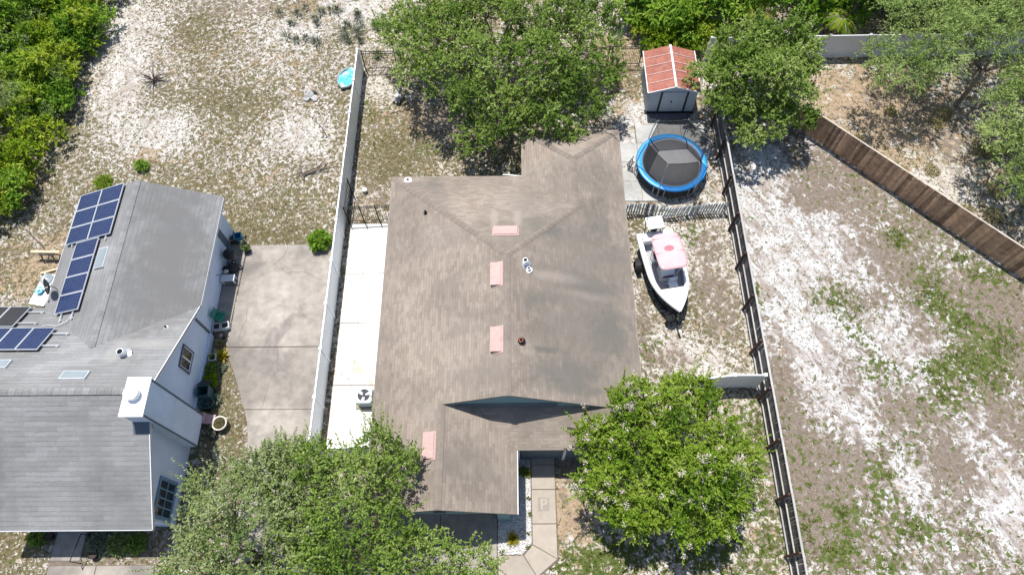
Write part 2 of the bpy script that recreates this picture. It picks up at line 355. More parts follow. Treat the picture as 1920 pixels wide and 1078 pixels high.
# ------------------------------------------------------------------ ground
BLOBS = {
    'brown': [(18.3,22.9,2.58,2.39),(16.5,21.4,1.35,1.07),(19.9,18.3,2.16,1.06),(12.5,7.6,1.01,2.79),(13.5,10.8,0.74,1.65),(14.0,6.1,1.73,1.95),(13.7,3.6,1.67,1.36),(16.5,7.1,1.13,1.00),(18.8,9.4,1.16,0.80),(20.7,6.8,1.20,1.11),(24.4,15.8,1.82,1.09),(25.3,13.6,1.36,1.77),(23.5,8.6,0.89,1.17),(19.0,15.4,0.98,0.56),(20.9,16.7,1.56,0.70),(10.7,18.7,1.10,0.94),(10.8,14.9,1.11,1.37),(10.3,16.6,0.99,0.79),(7.8,12.2,1.21,0.46),(6.7,14.0,0.33,1.79),(-3.5,27.0,2.40,0.72),(-7.9,22.4,1.07,0.91),(-1.0,28.5,5.19,2.49),(-19.1,37.1,2.66,0.89),(27.2,26.2,2.83,2.37),(11.2,2.9,0.33,0.89),(20.7,13.6,0.76,1.18),(16.7,11.3,0.58,1.67),(23.8,20.6,1.78,1.05),(-18.4,3.7,2.90,0.50),(-16.6,2.9,1.91,0.18),(-15.5,13.0,0.60,3.51),(2.9,6.9,1.13,0.35)],
    'green': [(16.4,15.4,1.34,0.87),(21.2,19.0,0.58,0.74),(18.1,11.9,1.17,1.08),(17.4,13.6,0.66,0.65),(22.9,14.5,0.77,0.66),(24.3,13.0,1.14,1.05),(22.5,11.3,1.64,1.00),(22.2,16.0,0.79,1.32),(15.4,4.7,1.17,0.65),(14.9,3.3,0.52,0.72),(18.1,4.1,0.91,0.64),(17.2,6.4,0.60,1.17),(18.7,7.5,0.50,0.71),(14.1,2.8,0.52,0.49),(16.3,2.3,0.52,0.39),(25.2,16.6,0.96,0.51),(12.9,16.1,0.37,0.75),(21.2,9.7,0.88,0.59),(20.7,11.6,0.74,0.62),(24.1,17.8,0.57,0.39),(12.8,3.8,0.38,0.36),(2.7,2.5,1.30,0.70),(11.7,8.9,1.08,1.57),(11.6,5.7,0.84,2.64),(10.0,2.7,2.01,0.93),(4.1,2.5,1.42,0.75),(6.4,4.1,2.89,1.38),(-8.6,28.0,0.32,0.58),(-8.8,29.0,0.33,0.42),(-2.8,25.2,0.94,0.62),(-5.0,25.4,0.79,0.58),(-23.5,23.2,0.55,0.37),(6.7,12.8,0.41,0.87),(7.5,13.1,0.49,0.41),(9.8,19.4,0.35,0.61),(7.6,24.5,0.37,0.76),(8.4,21.8,0.42,0.25)],
    'weed': [(-20.3,35.4,2.17,1.24),(-20.6,29.2,2.03,1.18),(-16.7,29.1,2.29,1.26),(-13.1,20.1,1.93,1.56),(-17.2,26.9,2.08,1.28),(-14.2,19.5,2.36,0.85),(-7.0,25.8,2.05,2.75),(-7.4,23.9,1.55,1.13),(6.3,29.9,1.64,1.92),(23.0,24.7,1.71,1.07),(26.2,19.9,1.32,1.55),(28.2,24.3,1.54,1.51),(19.4,16.0,1.69,1.25),(7.4,20.1,0.65,1.04),(8.8,14.6,0.83,1.51),(-14.6,10.5,0.63,1.92),(-13.5,8.3,0.46,1.03),(-22.6,3.2,1.08,0.94),(16.5,14.5,1.66,0.91),(23.1,11.6,2.12,1.68),(6.4,19.8,0.41,1.37),(-2.5,25.7,3.78,1.37)],
    'tan': [(-21.5,25.2,1.20,0.62),(-25.8,17.1,1.87,1.35),(-25.1,18.7,1.61,1.07),(2.6,6.1,0.89,1.70),(2.3,4.4,0.78,1.16),(22.4,29.7,2.78,1.79),(24.0,27.4,2.71,1.95),(20.8,28.7,2.27,1.25),(7.0,33.0,1.87,1.27),(-5.1,27.6,2.25,1.22),(21.7,24.3,1.85,2.28),(6.3,30.6,1.49,1.73),(-15.4,3.0,1.67,0.31),(-11.9,36.8,3.18,0.98)],
    'sand': [(-25.0,35.3,2.17,2.62),(-24.2,29.8,1.39,2.57),(-12.4,26.4,1.59,1.43),(-9.8,37.0,2.12,1.28),(-13.8,34.9,1.56,1.04),(9.8,11.8,0.94,0.79),(14.0,19.0,1.75,4.05),(13.8,23.3,1.53,2.22),(14.6,24.8,1.24,1.15),(15.9,11.6,1.86,2.53),(14.7,13.6,1.64,2.37),(20.0,13.0,1.22,1.75),(22.6,6.6,1.12,2.21),(16.8,8.6,0.64,1.56),(18.4,6.6,0.75,1.48),(-8.4,30.1,0.86,1.37),(8.2,26.0,1.26,2.36),(7.7,27.6,0.80,1.22),(21.1,27.3,1.28,0.61),(23.0,25.7,1.07,0.55),(24.3,22.6,2.27,1.46),(18.2,25.5,0.94,0.78),(15.7,18.7,2.03,2.00),(17.5,19.3,1.75,2.03),(8.3,18.1,0.87,1.32),(8.3,13.1,1.09,0.73),(-21.1,27.1,1.93,1.61),(22.7,4.6,0.97,1.40),(19.3,16.7,1.13,1.27)],
}
def cover(x, y):
    """how much of the sand each kind of ground cover hides, 0 to 1, at world x, y"""
    c = {k: np.zeros_like(x) for k in ('brown', 'green', 'weed', 'tan')}; warm = np.full_like(x, .8)
    def reg(msk, warmth, **kw):
        for k, v in kw.items(): c[k][msk] = v
        warm[msk] = warmth
    reg(x > -1e9, .8, weed=.5, tan=.25)
    reg(x < -9.3, .5, weed=.63, tan=.22, brown=.18, green=.03)
    reg((x > -9.3) & (x < 8) & (y > 20) & (y < 31.7), .8, weed=.5, tan=.3, brown=.12, green=.08)
    reg((x > 5.5) & (x < 12) & (y > 20.6) & (y < 29), .3, weed=.24, brown=.1, green=.06)
    reg((x > 4) & (x < 12) & (y > 10.4) & (y < 20.7), .6, weed=.42, brown=.25, green=.08, tan=.12)
    reg((x > 0) & (x < 12) & (y < 10.5), .8, weed=.36, brown=.15, green=.12, tan=.26)
    right = x > 12
    beyond = right & (y > 26.2-(x-17.5)*1.018)
    reg(right & ~beyond, .0, weed=.28, brown=.45, green=.22, tan=.05)
    reg(beyond, .7, weed=.35, tan=.34, brown=.15)
    for k, l in BLOBS.items():
        for (bx, by, rx, ry) in l:
            d = ((x-bx)/max(rx, .3))**2+((y-by)/max(ry, .3))**2; g = np.exp(-d**1.4*.6)
            if k == 'sand':
                for q in c: c[q] -= (.3 if bx > -9 else .42)*g
            else:
                c[k] += {'green': .4, 'weed': .27}.get(k, .5)*g
                if k in ('brown', 'tan'): c['weed'] -= .15*g
    big = fbm(101, x, y, .22, 3)-.5; c['weed'] += big*.55
    c['brown'] += (fbm(140, x, y, .3, 3)-.5)*.5; c['green'] += (fbm(160, x, y, .4, 3)-.5)*.3; c['tan'] += (fbm(180, x, y, .3, 3)-.5)*.4
    return c, warm

def ground():
    xs = np.concatenate([[-300,-150,-90,-60], np.arange(-44, 44.01, .25), [60,90,150,300]])
    ys = np.concatenate([[-300,-120,-50,-20], np.arange(-8, 50.01, .25), [65,90,150,300]])
    X, Y = np.meshgrid(xs, ys, indexing='ij'); nx, ny = X.shape
    Z = (fbm(5, X, Y, .8, 4)-.5)*.07-.01
    Z[(np.abs(X) > 44) | (Y > 50) | (Y < -8)] = 0
    co = np.stack([X, Y, Z], -1).reshape(-1, 3)
    idx = np.arange(nx*ny).reshape(nx, ny)
    q = np.stack([idx[:-1,:-1], idx[1:,:-1], idx[1:,1:], idx[:-1,1:]], -1).reshape(-1, 4)
    me = quadmesh('ground', co, q)
    c, warm = cover(X.ravel(), Y.ravel())
    for k in c:
        a = me.attributes.new(k, 'FLOAT', 'POINT'); a.data.foreach_set('value', np.clip(c[k], 0, 1).astype(np.float32))
    a = me.attributes.new('warm', 'FLOAT', 'POINT'); a.data.foreach_set('value', warm.astype(np.float32))
    me.polygons.foreach_set('use_smooth', np.ones(len(q), bool))
    m, nt, b = newmat('sandy_ground'); p = worldpos(nt)
    def at(n): return nd(nt, 'ShaderNodeAttribute', attribute_name=n).outputs['Fac']
    col = mixc(nt, at('warm'), (.53,.528,.526), (.53,.485,.43))
    col = scalec(nt, col, rng(nt, noise(nt, p, 3.0, 6, .65), .3, .7, .82, 1.12))
    col = scalec(nt, col, rng(nt, noise(nt, p, 26, 3, .7), .3, .7, .86, 1.08))
    # dark litter specks lying on the sand
    col = mixc(nt, rng(nt, noise(nt, p, 7.5, 3, .55, .8, 17.), .55, .63, 0, .8, True), col, (.20,.175,.12))
    # drag marks and tyre tracks across the open lot
    m1 = nd(nt, 'ShaderNodeMapping'); nt.links.new(p, m1.inputs[0]); m1.inputs['Rotation'].default_value = (0, 0, math.radians(65))
    m2 = nd(nt, 'ShaderNodeMapping'); nt.links.new(m1.outputs[0], m2.inputs[0]); m2.inputs['Scale'].default_value = (.6, 1.9, 1)
    trk = rng(nt, noise(nt, m2.outputs[0], 1.0, 6, .65, .5), .49, .60, 0, .75, True)
    col = mixc(nt, mth(nt, 'MULTIPLY', trk, mth(nt, 'SUBTRACT', 1.0, at('warm'), True)), col, (.23,.185,.16))
    def layer(col, name, c1, c2, sc, k, w, off, dist):
        n1 = noise(nt, p, sc, 5, .6, dist, off)
        v = mth(nt, 'ADD', at(name), mth(nt, 'MULTIPLY', mth(nt, 'SUBTRACT', n1, .5), k))
        fac = rng(nt, v, .5-w, .5+w, 0, 1, True)
        cc = mixc(nt, rng(nt, noise(nt, p, 5.5, 4, .65, 0, off+3), .35, .65, 0, 1), c1, c2)
        cc = scalec(nt, cc, rng(nt, noise(nt, p, 22, 3, .7, 0, off+9), .3, .7, .8, 1.2))
        return mixc(nt, fac, col, cc)
    col = mixc(nt, rng(nt, noise(nt, p, .9, 6, .7, .5, 51.), .46, .66, 0, .6, True), col, (.30,.25,.215))
    col = layer(col, 'tan', (.29,.21,.14), (.37,.285,.2), 1.6, 3.2, .2, 21., .6)
    col = layer(col, 'brown', (.158,.126,.104), (.226,.186,.156), 2.6, 3.4, .24, 41., .7)
    col = layer(col, 'weed', (.088,.076,.042), (.185,.158,.092), 5.0, 5.0, .13, 61., 1.1)
    col = layer(col, 'green', (.055,.082,.018), (.115,.135,.042), 3.6, 3.6, .13, 81., .6)
    nt.links.new(col, b.inputs['Base Color']); b.inputs['Roughness'].default_value = .95; b.inputs['Specular IOR Level'].default_value = .1
    h = mth(nt, 'ADD', mth(nt, 'MULTIPLY', noise(nt, p, 5, 5, .7), .7), mth(nt, 'MULTIPLY', noise(nt, p, 18, 4, .7), .3))
    bump(nt, b, h, .75, .12)
    me.materials.append(m)
    o = bpy.data.objects.new('ground', me); COL.objects.link(o); struct(o)
    tag(o, 'white sandy ground with dry weeds, brown dirt and green grass patches'); return o

def quadmesh(name, co, q):
    me = bpy.data.meshes.new(name); n = len(q)
    me.vertices.add(len(co)); me.vertices.foreach_set('co', np.ascontiguousarray(co, np.float32).ravel())
    me.loops.add(n*q.shape[1]); me.loops.foreach_set('vertex_index', np.ascontiguousarray(q, np.int32).ravel())
    me.polygons.add(n); me.polygons.foreach_set('loop_start', (np.arange(n)*q.shape[1]).astype(np.int32))
    me.update(calc_edges=True); return me
ground()

# ------------------------------------------------------------------ paving
def ribbon(mb, pts, w, z):
    for a, b in zip(pts[:-1], pts[1:]):
        a = Vector((*a, z)); b = Vector((*b, z)); d = (b-a).normalized(); s_ = Vector((-d.y, d.x, 0))*w/2
        mb.add([a-s_, b-s_, b+s_, a+s_], [(0,1,2,3)])
    return mb
def paving(name, label, base, polys, m, top=.065, gap=.022):
    b = MB().prism(base, -.12, .028).build(name, 'joint'); struct(b); tag(b, label)
    for k, p in enumerate(polys):
        c = np.mean(np.array(p), 0)
        q = [(x+(c[0]-x)/max(math.hypot(c[0]-x, c[1]-y), .1)*gap, y+(c[1]-y)/max(math.hypot(c[0]-x, c[1]-y), .1)*gap) for x, y in p]
        MB().prism(q, -.06, top+random.uniform(-.004, .004)).build('slab', m, b, bevel=.012)
    return b
# neighbour's driveway with the curved west edge
edge = [(-14.62,12.95),(-14.4,12.3),(-14.1,11.75),(-13.8,11.05),(-13.5,10.4),(-13.2,9.7)]
edge2 = [(-13.2,9.7),(-12.98,9.1),(-12.82,8.3),(-12.7,7.6)]
dw = paving('driveway', 'stained grey brown concrete driveway beside the white fence',
    [(-14.5,18.95),(-14.62,12.95)]+edge[1:]+edge2[1:]+[(-12.6,-6),(-9.45,-6),(-9.45,18.95)],
    [[(-14.5,18.95),(-14.62,12.97),(-9.45,12.97),(-9.45,18.95)],
     edge+[(-9.45,9.7),(-9.45,12.95)], edge2+[(-9.45,7.6),(-9.45,9.7)], [(-12.7,7.6),(-12.6,1),(-9.45,1),(-9.45,7.6)], [(-12.6,1),(-12.6,-6),(-9.45,-6),(-9.45,1)]], 'concrete')
crk = MB()
for pts in ([(-12.0,12.9),(-11.95,12.2),(-11.85,11.7),(-12.15,11.2),(-12.25,10.5),(-12.35,9.8)],
            [(-12.3,18.9),(-12.45,18.2),(-12.9,17.7),(-13.3,17.4)], [(-12.9,17.7),(-12.1,17.2),(-11.2,17.3),(-10.7,17.0),(-10.2,16.8)],
            [(-13.9,15.2),(-13.9,14.4),(-14.1,13.8),(-14.0,13.0)], [(-11.2,15.4),(-10.9,14.6),(-10.2,14.4)]):
    fine = []
    for a, b in zip(pts[:-1], pts[1:]):
        for t in (0, .33, .66): fine.append((a[0]+(b[0]-a[0])*t+random.uniform(-.04, .04), a[1]+(b[1]-a[1])*t+random.uniform(-.04, .04)))
    ribbon(crk, fine+[pts[-1]], .013, .0735)
crk.build('crack', 'joint', dw)
# bright side-yard path of the brown house
ysl = [20.25, 17.13, 14.27, 10.91, 7.75]
sp = paving('side_path', 'bright white concrete side path between white fence and brown house', [(-9.0,7.7),(-6.0,7.7),(-6.0,20.3),(-9.0,20.3)],
    [p for a, b in zip(ysl[:-1], ysl[1:]) for p in ([(-8.98,b),(-8.05,b),(-8.05,a),(-8.98,a)], [(-8.05,b),(-6.1,b),(-6.1,a),(-8.05,a)])], 'white_concrete')
MB().box(-7.94,-7.83,15.25,16.15,.05,.078).build('drain_grate', 'steel', sp)
tr = []
for i in range(29):
    t = i/28; tr.append((-9.12+t*.95+.07*math.sin(t*17), 11.68-t*.55+.13*math.sin(t*15)*(1-t*.3)))
ribbon(MB(), tr, .055, .0735).build('damp_trail', 'damp', sp)
# front walk of the brown house, with the painted letter
wk = paving('front_walk', 'pale concrete front walk with a faded letter P', [(.72,7.9),(1.9,7.9),(1.9,2.75),(.95,2.0),(-.8,2.0),(-.8,2.95),(.3,2.95),(.74,3.4)],
    [[(.76,6.93),(1.87,6.93),(1.87,7.9),(.76,7.9)], [(.76,5.8),(1.87,5.8),(1.87,6.93),(.76,6.93)], [(.76,4.28),(1.87,4.28),(1.87,5.8),(.76,5.8)],
     [(.76,3.4),(1.87,2.78),(1.87,4.28),(.76,4.28)], [(.36,2.95),(.95,2.05),(1.87,2.78),(.76,3.4)], [(-.78,2.05),(.95,2.05),(.36,2.95),(-.78,2.95)]], 'walk')
sl = [c for c in wk.children][2]
e = MB(); e.box(1.04,1.58,4.84,5.44,.066,.0725); em = e.build('monogram_square', 'emblem', sl)
l = MB(); z0, z1 = .0732, .0775
l.box(1.185,1.255,4.90,5.37,z0,z1)
N = 14
for i in range(N):
    a, b = math.pi/2-math.pi*i/N, math.pi/2-math.pi*(i+1)/N
    def q(r, t): return (1.305+r*math.cos(t), 5.235+r*.9*math.sin(t))
    l.prism([q(.15,a), q(.085,a), q(.085,b), q(.15,b)], z0, z1)
l.box(1.256,1.305,5.3125,5.37,z0,z1); l.box(1.256,1.305,5.10,5.1575,z0,z1)
lp = l.build('painted_letter', 'emblem_light', sl); lp['label'] = 'pale painted letter P'
fr = MB()
for a in ((.99,1.0,4.79,5.49),(1.62,1.63,4.79,5.49)): fr.box(*a, .066, .0725)
fr.build('monogram_border', 'emblem_light', sl)
paving('front_driveway', 'grey concrete driveway before the garage of the brown house', [(-6.2,4.75),(-.8,4.75),(-.8,-6),(-6.2,-6)],
    [[(-6.2,1.6),(-3.4,1.6),(-3.4,4.75),(-6.2,4.75)], [(-3.4,1.6),(-.82,1.6),(-.82,4.75),(-3.4,4.75)], [(-6.2,-6),(-3.4,-6),(-3.4,1.6),(-6.2,1.6)], [(-3.4,-6),(-.82,-6),(-.82,1.6),(-3.4,1.6)]], 'concrete')
# patio round the trampoline
pp = []
for i, (x0, x1) in enumerate(((6.0,7.35),(7.35,8.7),(8.7,10.05),(10.05,11.4))):
    for (y0, y1) in ((21.6,22.95),(22.95,24.3),(24.3,25.65),(25.65,27.0)):
        if (x0 > 8.6 and y0 < 22.5) or (x0 > 10 and y0 < 24) or (x0 < 6.1 and y0 > 25): continue
        pp.append([(x0+.01,y0+.01),(x1-.01,y0+.01),(x1-.01,y1-.01),(x0+.01,y1-.01)])
patio = MB()
patio.prism([(6.0,21.6),(8.7,21.6),(8.7,22.9),(10,22.9),(10,24.25),(11.4,24.25),(11.4,27),(7.3,27),(7.3,25.6),(6,25.6)], -.1, .006)
pb = patio.build('patio', 'joint'); struct(pb); tag(pb, 'pale grey slab patio under and around the trampoline')
for p in pp: MB().prism(p, -.06, .035+random.uniform(-.008, .008)).build('slab', 'patio', pb, bevel=.01)
# neighbour's entrance path
paving('entrance_path', 'grey concrete entrance path before the grey house', [(-20.75,5.0),(-19.35,5.0),(-19.35,2.68),(-16.0,2.68),(-16.0,1.0),(-20.75,1.0)],
    [[(-20.73,2.85),(-19.4,2.85),(-19.4,5.0),(-20.73,5.0)], [(-20.73,1.0),(-18.6,1.0),(-18.6,2.66),(-20.73,2.66)], [(-18.6,1.0),(-16.0,1.0),(-16.0,2.66),(-18.6,2.66)]], 'concrete')
paving('side_strip', 'dark concrete strip along the east wall of the grey house', [(-15.5,19.0),(-15.5,14.0),(-14.66,14.0),(-14.52,19.0)],
    [[(-15.48,14.0),(-14.66,14.0),(-14.6,16.5),(-15.48,16.5)], [(-15.48,16.5),(-14.6,16.5),(-14.54,19.0),(-15.48,19.0)]], 'concrete')

# ------------------------------------------------------------------ houses
def frame_on(p, e, n):
    """matrix whose x runs along the eave, y up the slope, z out of the roof"""
    e = Vector(e).normalized(); n = Vector(n).normalized(); u = n.cross(e)
    m = Matrix.Identity(4)
    for i, a in enumerate((e, u, n)):
        for j in range(3): m[j][i] = a[j]
    m.translation = Vector(p); return m
cap_b = MB()
def cap_mesh(m, L=.34, w=.15, d=.05):
    b = MB(); t = .02
    top = [(-L/2,-w,-d),(-L/2,0,0),(-L/2,w,-d),(L/2,-w,-d+.012),(L/2,0,.012),(L/2,w,-d+.012)]
    b.add(top+[(x,y,z-t) for x,y,z in top], [(0,3,4,1),(1,4,5,2),(7,10,9,6),(8,11,10,7),(0,1,7,6),(1,2,8,7),(4,3,9,10),(5,4,10,11),(3,0,6,9),(2,5,11,8)])
    return bevel_mesh(b, m, 'cap_shingle')
CAPM = {'cap_brown': cap_mesh('cap_brown'), 'cap_grey': cap_mesh('cap_grey')}
def caps(parent, a, b, m, lift=.014):
    a = Vector(a); b = Vector(b); L = (b-a).length; n = int(L/.3); d = (b-a).normalized()
    up = Vector((0,0,1)); side = up.cross(d).normalized(); nn = d.cross(side)
    for i in range(n):
        p = a+d*(L*(i+.5)/n)+nn*lift
        mt = Matrix.Identity(4)
        for c, v in enumerate((d, side, nn)):
            for j in range(3): mt[j][c] = v[j]
        mt.translation = p; piece(CAPM[m], 'cap_shingle', parent, mt)

# ---- brown house
h = thing('house', 'brown shingled single storey house between the white fence and the boat', 'house', (0, 12, 0))
S = .42; ZE = 2.5; TH = .11
zw = lambda x: ZE+S*(x+6.4); ze = lambda x: ZE+S*(5.85-x); zn = lambda y: ZE+S*(21.6-y)
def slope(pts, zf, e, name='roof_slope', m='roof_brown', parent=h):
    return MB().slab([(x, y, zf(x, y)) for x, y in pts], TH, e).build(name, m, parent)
XR = -.275; ZR = zw(XR); YG = 8.75
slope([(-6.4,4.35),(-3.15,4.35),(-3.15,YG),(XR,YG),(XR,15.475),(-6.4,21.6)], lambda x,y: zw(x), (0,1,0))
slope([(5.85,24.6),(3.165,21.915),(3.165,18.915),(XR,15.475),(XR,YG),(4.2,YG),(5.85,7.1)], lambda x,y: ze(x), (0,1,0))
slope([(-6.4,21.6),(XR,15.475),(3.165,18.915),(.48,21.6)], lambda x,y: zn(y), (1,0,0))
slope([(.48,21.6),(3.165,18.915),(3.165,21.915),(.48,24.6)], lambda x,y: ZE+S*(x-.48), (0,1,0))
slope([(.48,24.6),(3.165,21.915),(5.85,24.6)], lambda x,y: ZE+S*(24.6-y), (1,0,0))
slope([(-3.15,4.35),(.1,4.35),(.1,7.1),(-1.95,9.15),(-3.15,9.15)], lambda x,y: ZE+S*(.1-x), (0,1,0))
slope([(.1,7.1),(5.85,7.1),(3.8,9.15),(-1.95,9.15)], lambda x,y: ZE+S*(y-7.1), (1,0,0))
Z3 = ZE+S*2.685
for a, b in (((XR,YG,ZR),(XR,15.475,ZR)), ((-6.4,21.6,ZE),(XR,15.475,ZR)), ((3.165,18.915,Z3),(XR,15.475,ZR)),
             ((3.165,18.915,Z3),(3.165,21.915,Z3)), ((.48,24.6,ZE),(3.165,21.915,Z3)), ((5.85,24.6,ZE),(3.165,21.915,Z3)), ((-3.15,4.4,3.865),(-3.15,YG,3.865))):
    caps(h, a, b, 'cap_brown')
w = MB().prism([(-5.95,4.95),(-.4,4.95),(-.4,7.2),(-.4,9.2),(5.4,9.2),(5.4,24.15),(.93,24.15),(.93,21.15),(-5.95,21.15)], 0, 2.52); w.build('wall', 'teal', h)
def gable_y(y0, y1, pts): 
    n = len(pts); return MB().add([(x,y0,z) for x,z in pts]+[(x,y1,z) for x,z in pts], [tuple(range(n)), tuple(range(n,2*n))[::-1]]+[(n+i, n+(i+1)%n, (i+1)%n, i) for i in range(n)])
gable_y(8.83,8.95, [(-3.1,3.0),(3.9,3.0),(4.0,ze(4.0)-.12),(XR,ZR-.12),(-3.1,zw(-3.1)-.12)]).build('gable_wall', 'teal', h)
MB().box(-2.4,1.9,8.80,8.829,3.0,3.70).build('shade_band', 'dark_trim', h)  # dark strip added to stand in for shade at the gable's foot
gable_y(4.42,4.56, [(-6.0,2.3),(-.3,2.3),(-.3,2.5),(-3.15,3.74),(-6.0,2.52)]).build('gable_wall', 'teal', h)
lou = MB()
for k in range(4): lou.box(-3.4,-2.9,4.37,4.42,2.86+k*.13,2.93+k*.13)
lou.build('gable_louvre', 'dark_trim', h)
gd = MB()
for k in range(4):
    for j in range(4): gd.box(-5.55+j*1.12,-4.47+j*1.12,4.88,4.94,.1+k*.53,.6+k*.53)
gd.build('garage_door', 'white', h)
MB().box(-.78,-.22,4.44,5.0,0,2.44).build('pilaster', 'teal', h)
for (x0, x1) in ((.3,2.2),(2.34,4.0),(4.1,5.5)): MB().box(x0,x1,7.24,7.3,.05,2.36).build('porch_screen', 'dark_trim', h)
for x in (.18,2.27,4.05,5.6): MB().box(x-.06,x+.06,7.16,7.34,0,2.4).build('porch_post', 'fascia_white', h)
MB().box(.1,5.75,7.2,7.36,2.25,2.42).build('porch_beam', 'dark_trim', h)
fa = MB()
fa.box(-6.42,-6.38,4.36,21.6,2.33,2.5); fa.build('fascia', 'fascia', h)
MB().box(5.84,5.88,7.12,24.6,2.33,2.5).build('fascia', 'fascia', h)
MB().box(-6.38,.46,21.6,21.64,2.33,2.5).build('fascia', 'fascia', h); MB().box(.5,5.84,24.6,24.64,2.33,2.5).build('fascia', 'fascia', h)
MB().box(.12,5.82,7.06,7.1,2.33,2.49).build('fascia', 'fascia', h); MB().box(.1,.14,4.36,7.05,2.33,2.49).build('fascia', 'fascia_white', h)
# rake boards in teal under the two front gables
for a, b in (((-6.38,4.37,2.36),(-3.15,4.37,3.73)),((-3.15,4.37,3.73),(.09,4.37,2.36)),((-3.1,8.77,zw(-3.1)-.18),(XR,8.77,ZR-.18)),((XR,8.77,ZR-.18),(4.1,8.77,ze(4.1)-.18))):
    MB().bar(a, b, .035, .15).build('rake_board', 'teal', h)
# roof vents: hooded boxes open on the down-slope side
def vent_mesh(L, W, Hh=.2):
    b = MB(); b.box(-L/2-.06,L/2+.06,-W/2-.05,W/2+.1,.0,.018); b.add([(-L/2,-W/2,.02),(L/2,-W/2,.02),(L/2,W/2,.02),(-L/2,W/2,.02),(-L/2,-W/2,Hh),(L/2,-W/2,Hh),(L/2,W/2,.05),(-L/2,W/2,.05)],
        [(4,5,6,7),(0,1,5,4),(1,2,6,5),(2,3,7,6),(3,0,4,7),(3,2,1,0)]); return b
NW_ = (-S,0,1); NN = (0,S,1)
def on_roof(mb, name, m, parent, mt, bevel=0):
    o = mb.build(name, m); o.parent = parent; o.matrix_local = Matrix.Translation(-ORG[parent.name]) @ mt
    ORG[o.name] = Vector((0,0,0)); return o
for (x, y, L) in ((-.77,14.52,1.15),(-.75,11.32,1.15),(-3.62,7.0,1.1)):
    v = on_roof(vent_mesh(L, .45), 'roof_vent', 'vent_pink', h, frame_on((x,y,zw(x)+.01), (0,-1,0), NW_))
    MB().box(-L/2+.03,L/2-.03,-.240,-.227,.03,.13).build('vent_grille', 'white', v)
v = on_roof(vent_mesh(1.15, .42), 'roof_vent', 'vent_pink', h, frame_on((-.36,17.05,zn(17.05)+.01), (-1,0,0), NN))
def pipe(parent, x, y, z, r, hh, m, cm='dark_plastic'):
    o = MB().lathe([(r,-.15),(r,hh),(r*.8,hh),(r*.8,hh-.05)], 10, (x,y,z)).build('vent_pipe', m, parent, True)
    MB().lathe([(r*2.2,.0),(r*1.1,.07)], 10, (x,y,z+.02)).build('flashing', cm, o)
pipe(h, .56,15.13,ze(.56),.12,.42,'white','steel'); pipe(h, .72,14.85,ze(.72),.08,.22,'white','white'); pipe(h, .32,11.26,ze(.32),.09,.2,'terracotta','black')
pipe(h, -4.39,18.81,zw(-4.39),.05,.22,'black'); pipe(h, -5.53,21.3,zn(21.3),.1,.12,'white','white')

# ---- grey house
g = thing('house', 'grey roofed pale blue house with solar panels and white chimney', 'house', (-19, 11, 0))
zE = lambda x: 2.7+.4*(-15.1-x); zW = lambda x: 2.7+.4*(x+22.6); zN = lambda y: 2.7+.55*(14.05-y); zS = lambda y: 2.7+.55*(y-3.83)
slope([(-15.1,20.35),(-18.85,20.35),(-18.85,11.32),(-15.1,14.05)], lambda x,y: zE(x), (0,1,0), 'roof_slope', 'roof_grey', g)
slope([(-18.85,20.35),(-22.6,20.35),(-22.6,14.05),(-18.85,11.32)], lambda x,y: zW(x), (0,1,0), 'roof_slope', 'roof_grey', g)
slope([(-15.1,8.94),(-15.1,14.05),(-18.85,11.32),(-22.6,14.05),(-26.5,14.05),(-26.5,8.94)], lambda x,y: zN(y), (1,0,0), 'roof_slope', 'roof_grey', g)
slope([(-22.5,3.83),(-15.1,3.83),(-15.1,8.94),(-22.5,8.94)], lambda x,y: zS(y), (1,0,0), 'roof_slope', 'roof_grey', g)
caps(g, (-18.85,11.35,4.2), (-18.85,20.35,4.2), 'cap_grey'); caps(g, (-26.5,8.94,zN(8.94)), (-15.1,8.94,zN(8.94)), 'cap_grey')
MB().prism([(-22.1,13),(-15.5,13),(-15.5,19.95),(-22.1,19.95)], 0, 2.62).build('wall', 'blue_wall', g)
MB().prism([(-22.1,4.3),(-15.55,4.3),(-15.55,13),(-22.1,13)], 0, 2.62).build('wall', 'blue_wall', g)
MB().prism([(-26,9.0),(-22.1,9.0),(-22.1,13.6),(-26,13.6)], 0, 2.62).build('wall', 'blue_wall', g)
gable_y(19.96,20.02, [(-22.1,2.3),(-15.5,2.3),(-15.5,zE(-15.5)-.12),(-18.85,4.08),(-22.1,zW(-22.1)-.12)]).build('gable_wall', 'blue_wall', g)
def gable_x(x0, x1, pts):
    n = len(pts); return MB().add([(x0,y,z) for y,z in pts]+[(x1,y,z) for y,z in pts], [tuple(range(n))[::-1], tuple(range(n,2*n))]+[(i, (i+1)%n, n+(i+1)%n, n+i) for i in range(n)])
gable_x(-15.54,-15.48, [(4.25,0),(13.65,0),(13.65,zN(13.65)-.12),(8.94,zN(8.94)-.12),(4.25,zS(4.25)-.12)]).build('gable_wall', 'blue_wall', g)
gable_x(-26.1,-26.04, [(9,0),(13.6,0),(13.6,2.83),(9,5.36)]).build('gable_wall', 'blue_wall', g)
# lower band of the gable wall stands a little proud
MB().box(-15.48,-15.40,9.45,13.6,0,.5).build('wall_base', 'blue_wall', g)
for (a, b) in (((-15.12,8.94,zN(8.94)-.08),(-15.12,14.05,2.62)), ((-15.12,3.85,2.64),(-15.12,8.94,zN(8.94)-.08))):
    MB().bar(a, b, .04, .16).build('rake_board', 'fascia_white', g)
MB().box(-15.12,-15.08,14.1,20.3,2.5,2.68).build('fascia', 'fascia_white', g); MB().box(-22.45,-15.15,3.80,3.84,2.5,2.68).build('fascia', 'fascia_white', g)
MB().box(-22.63,-22.59,14.2,20.3,2.5,2.68).build('fascia', 'fascia_white', g)
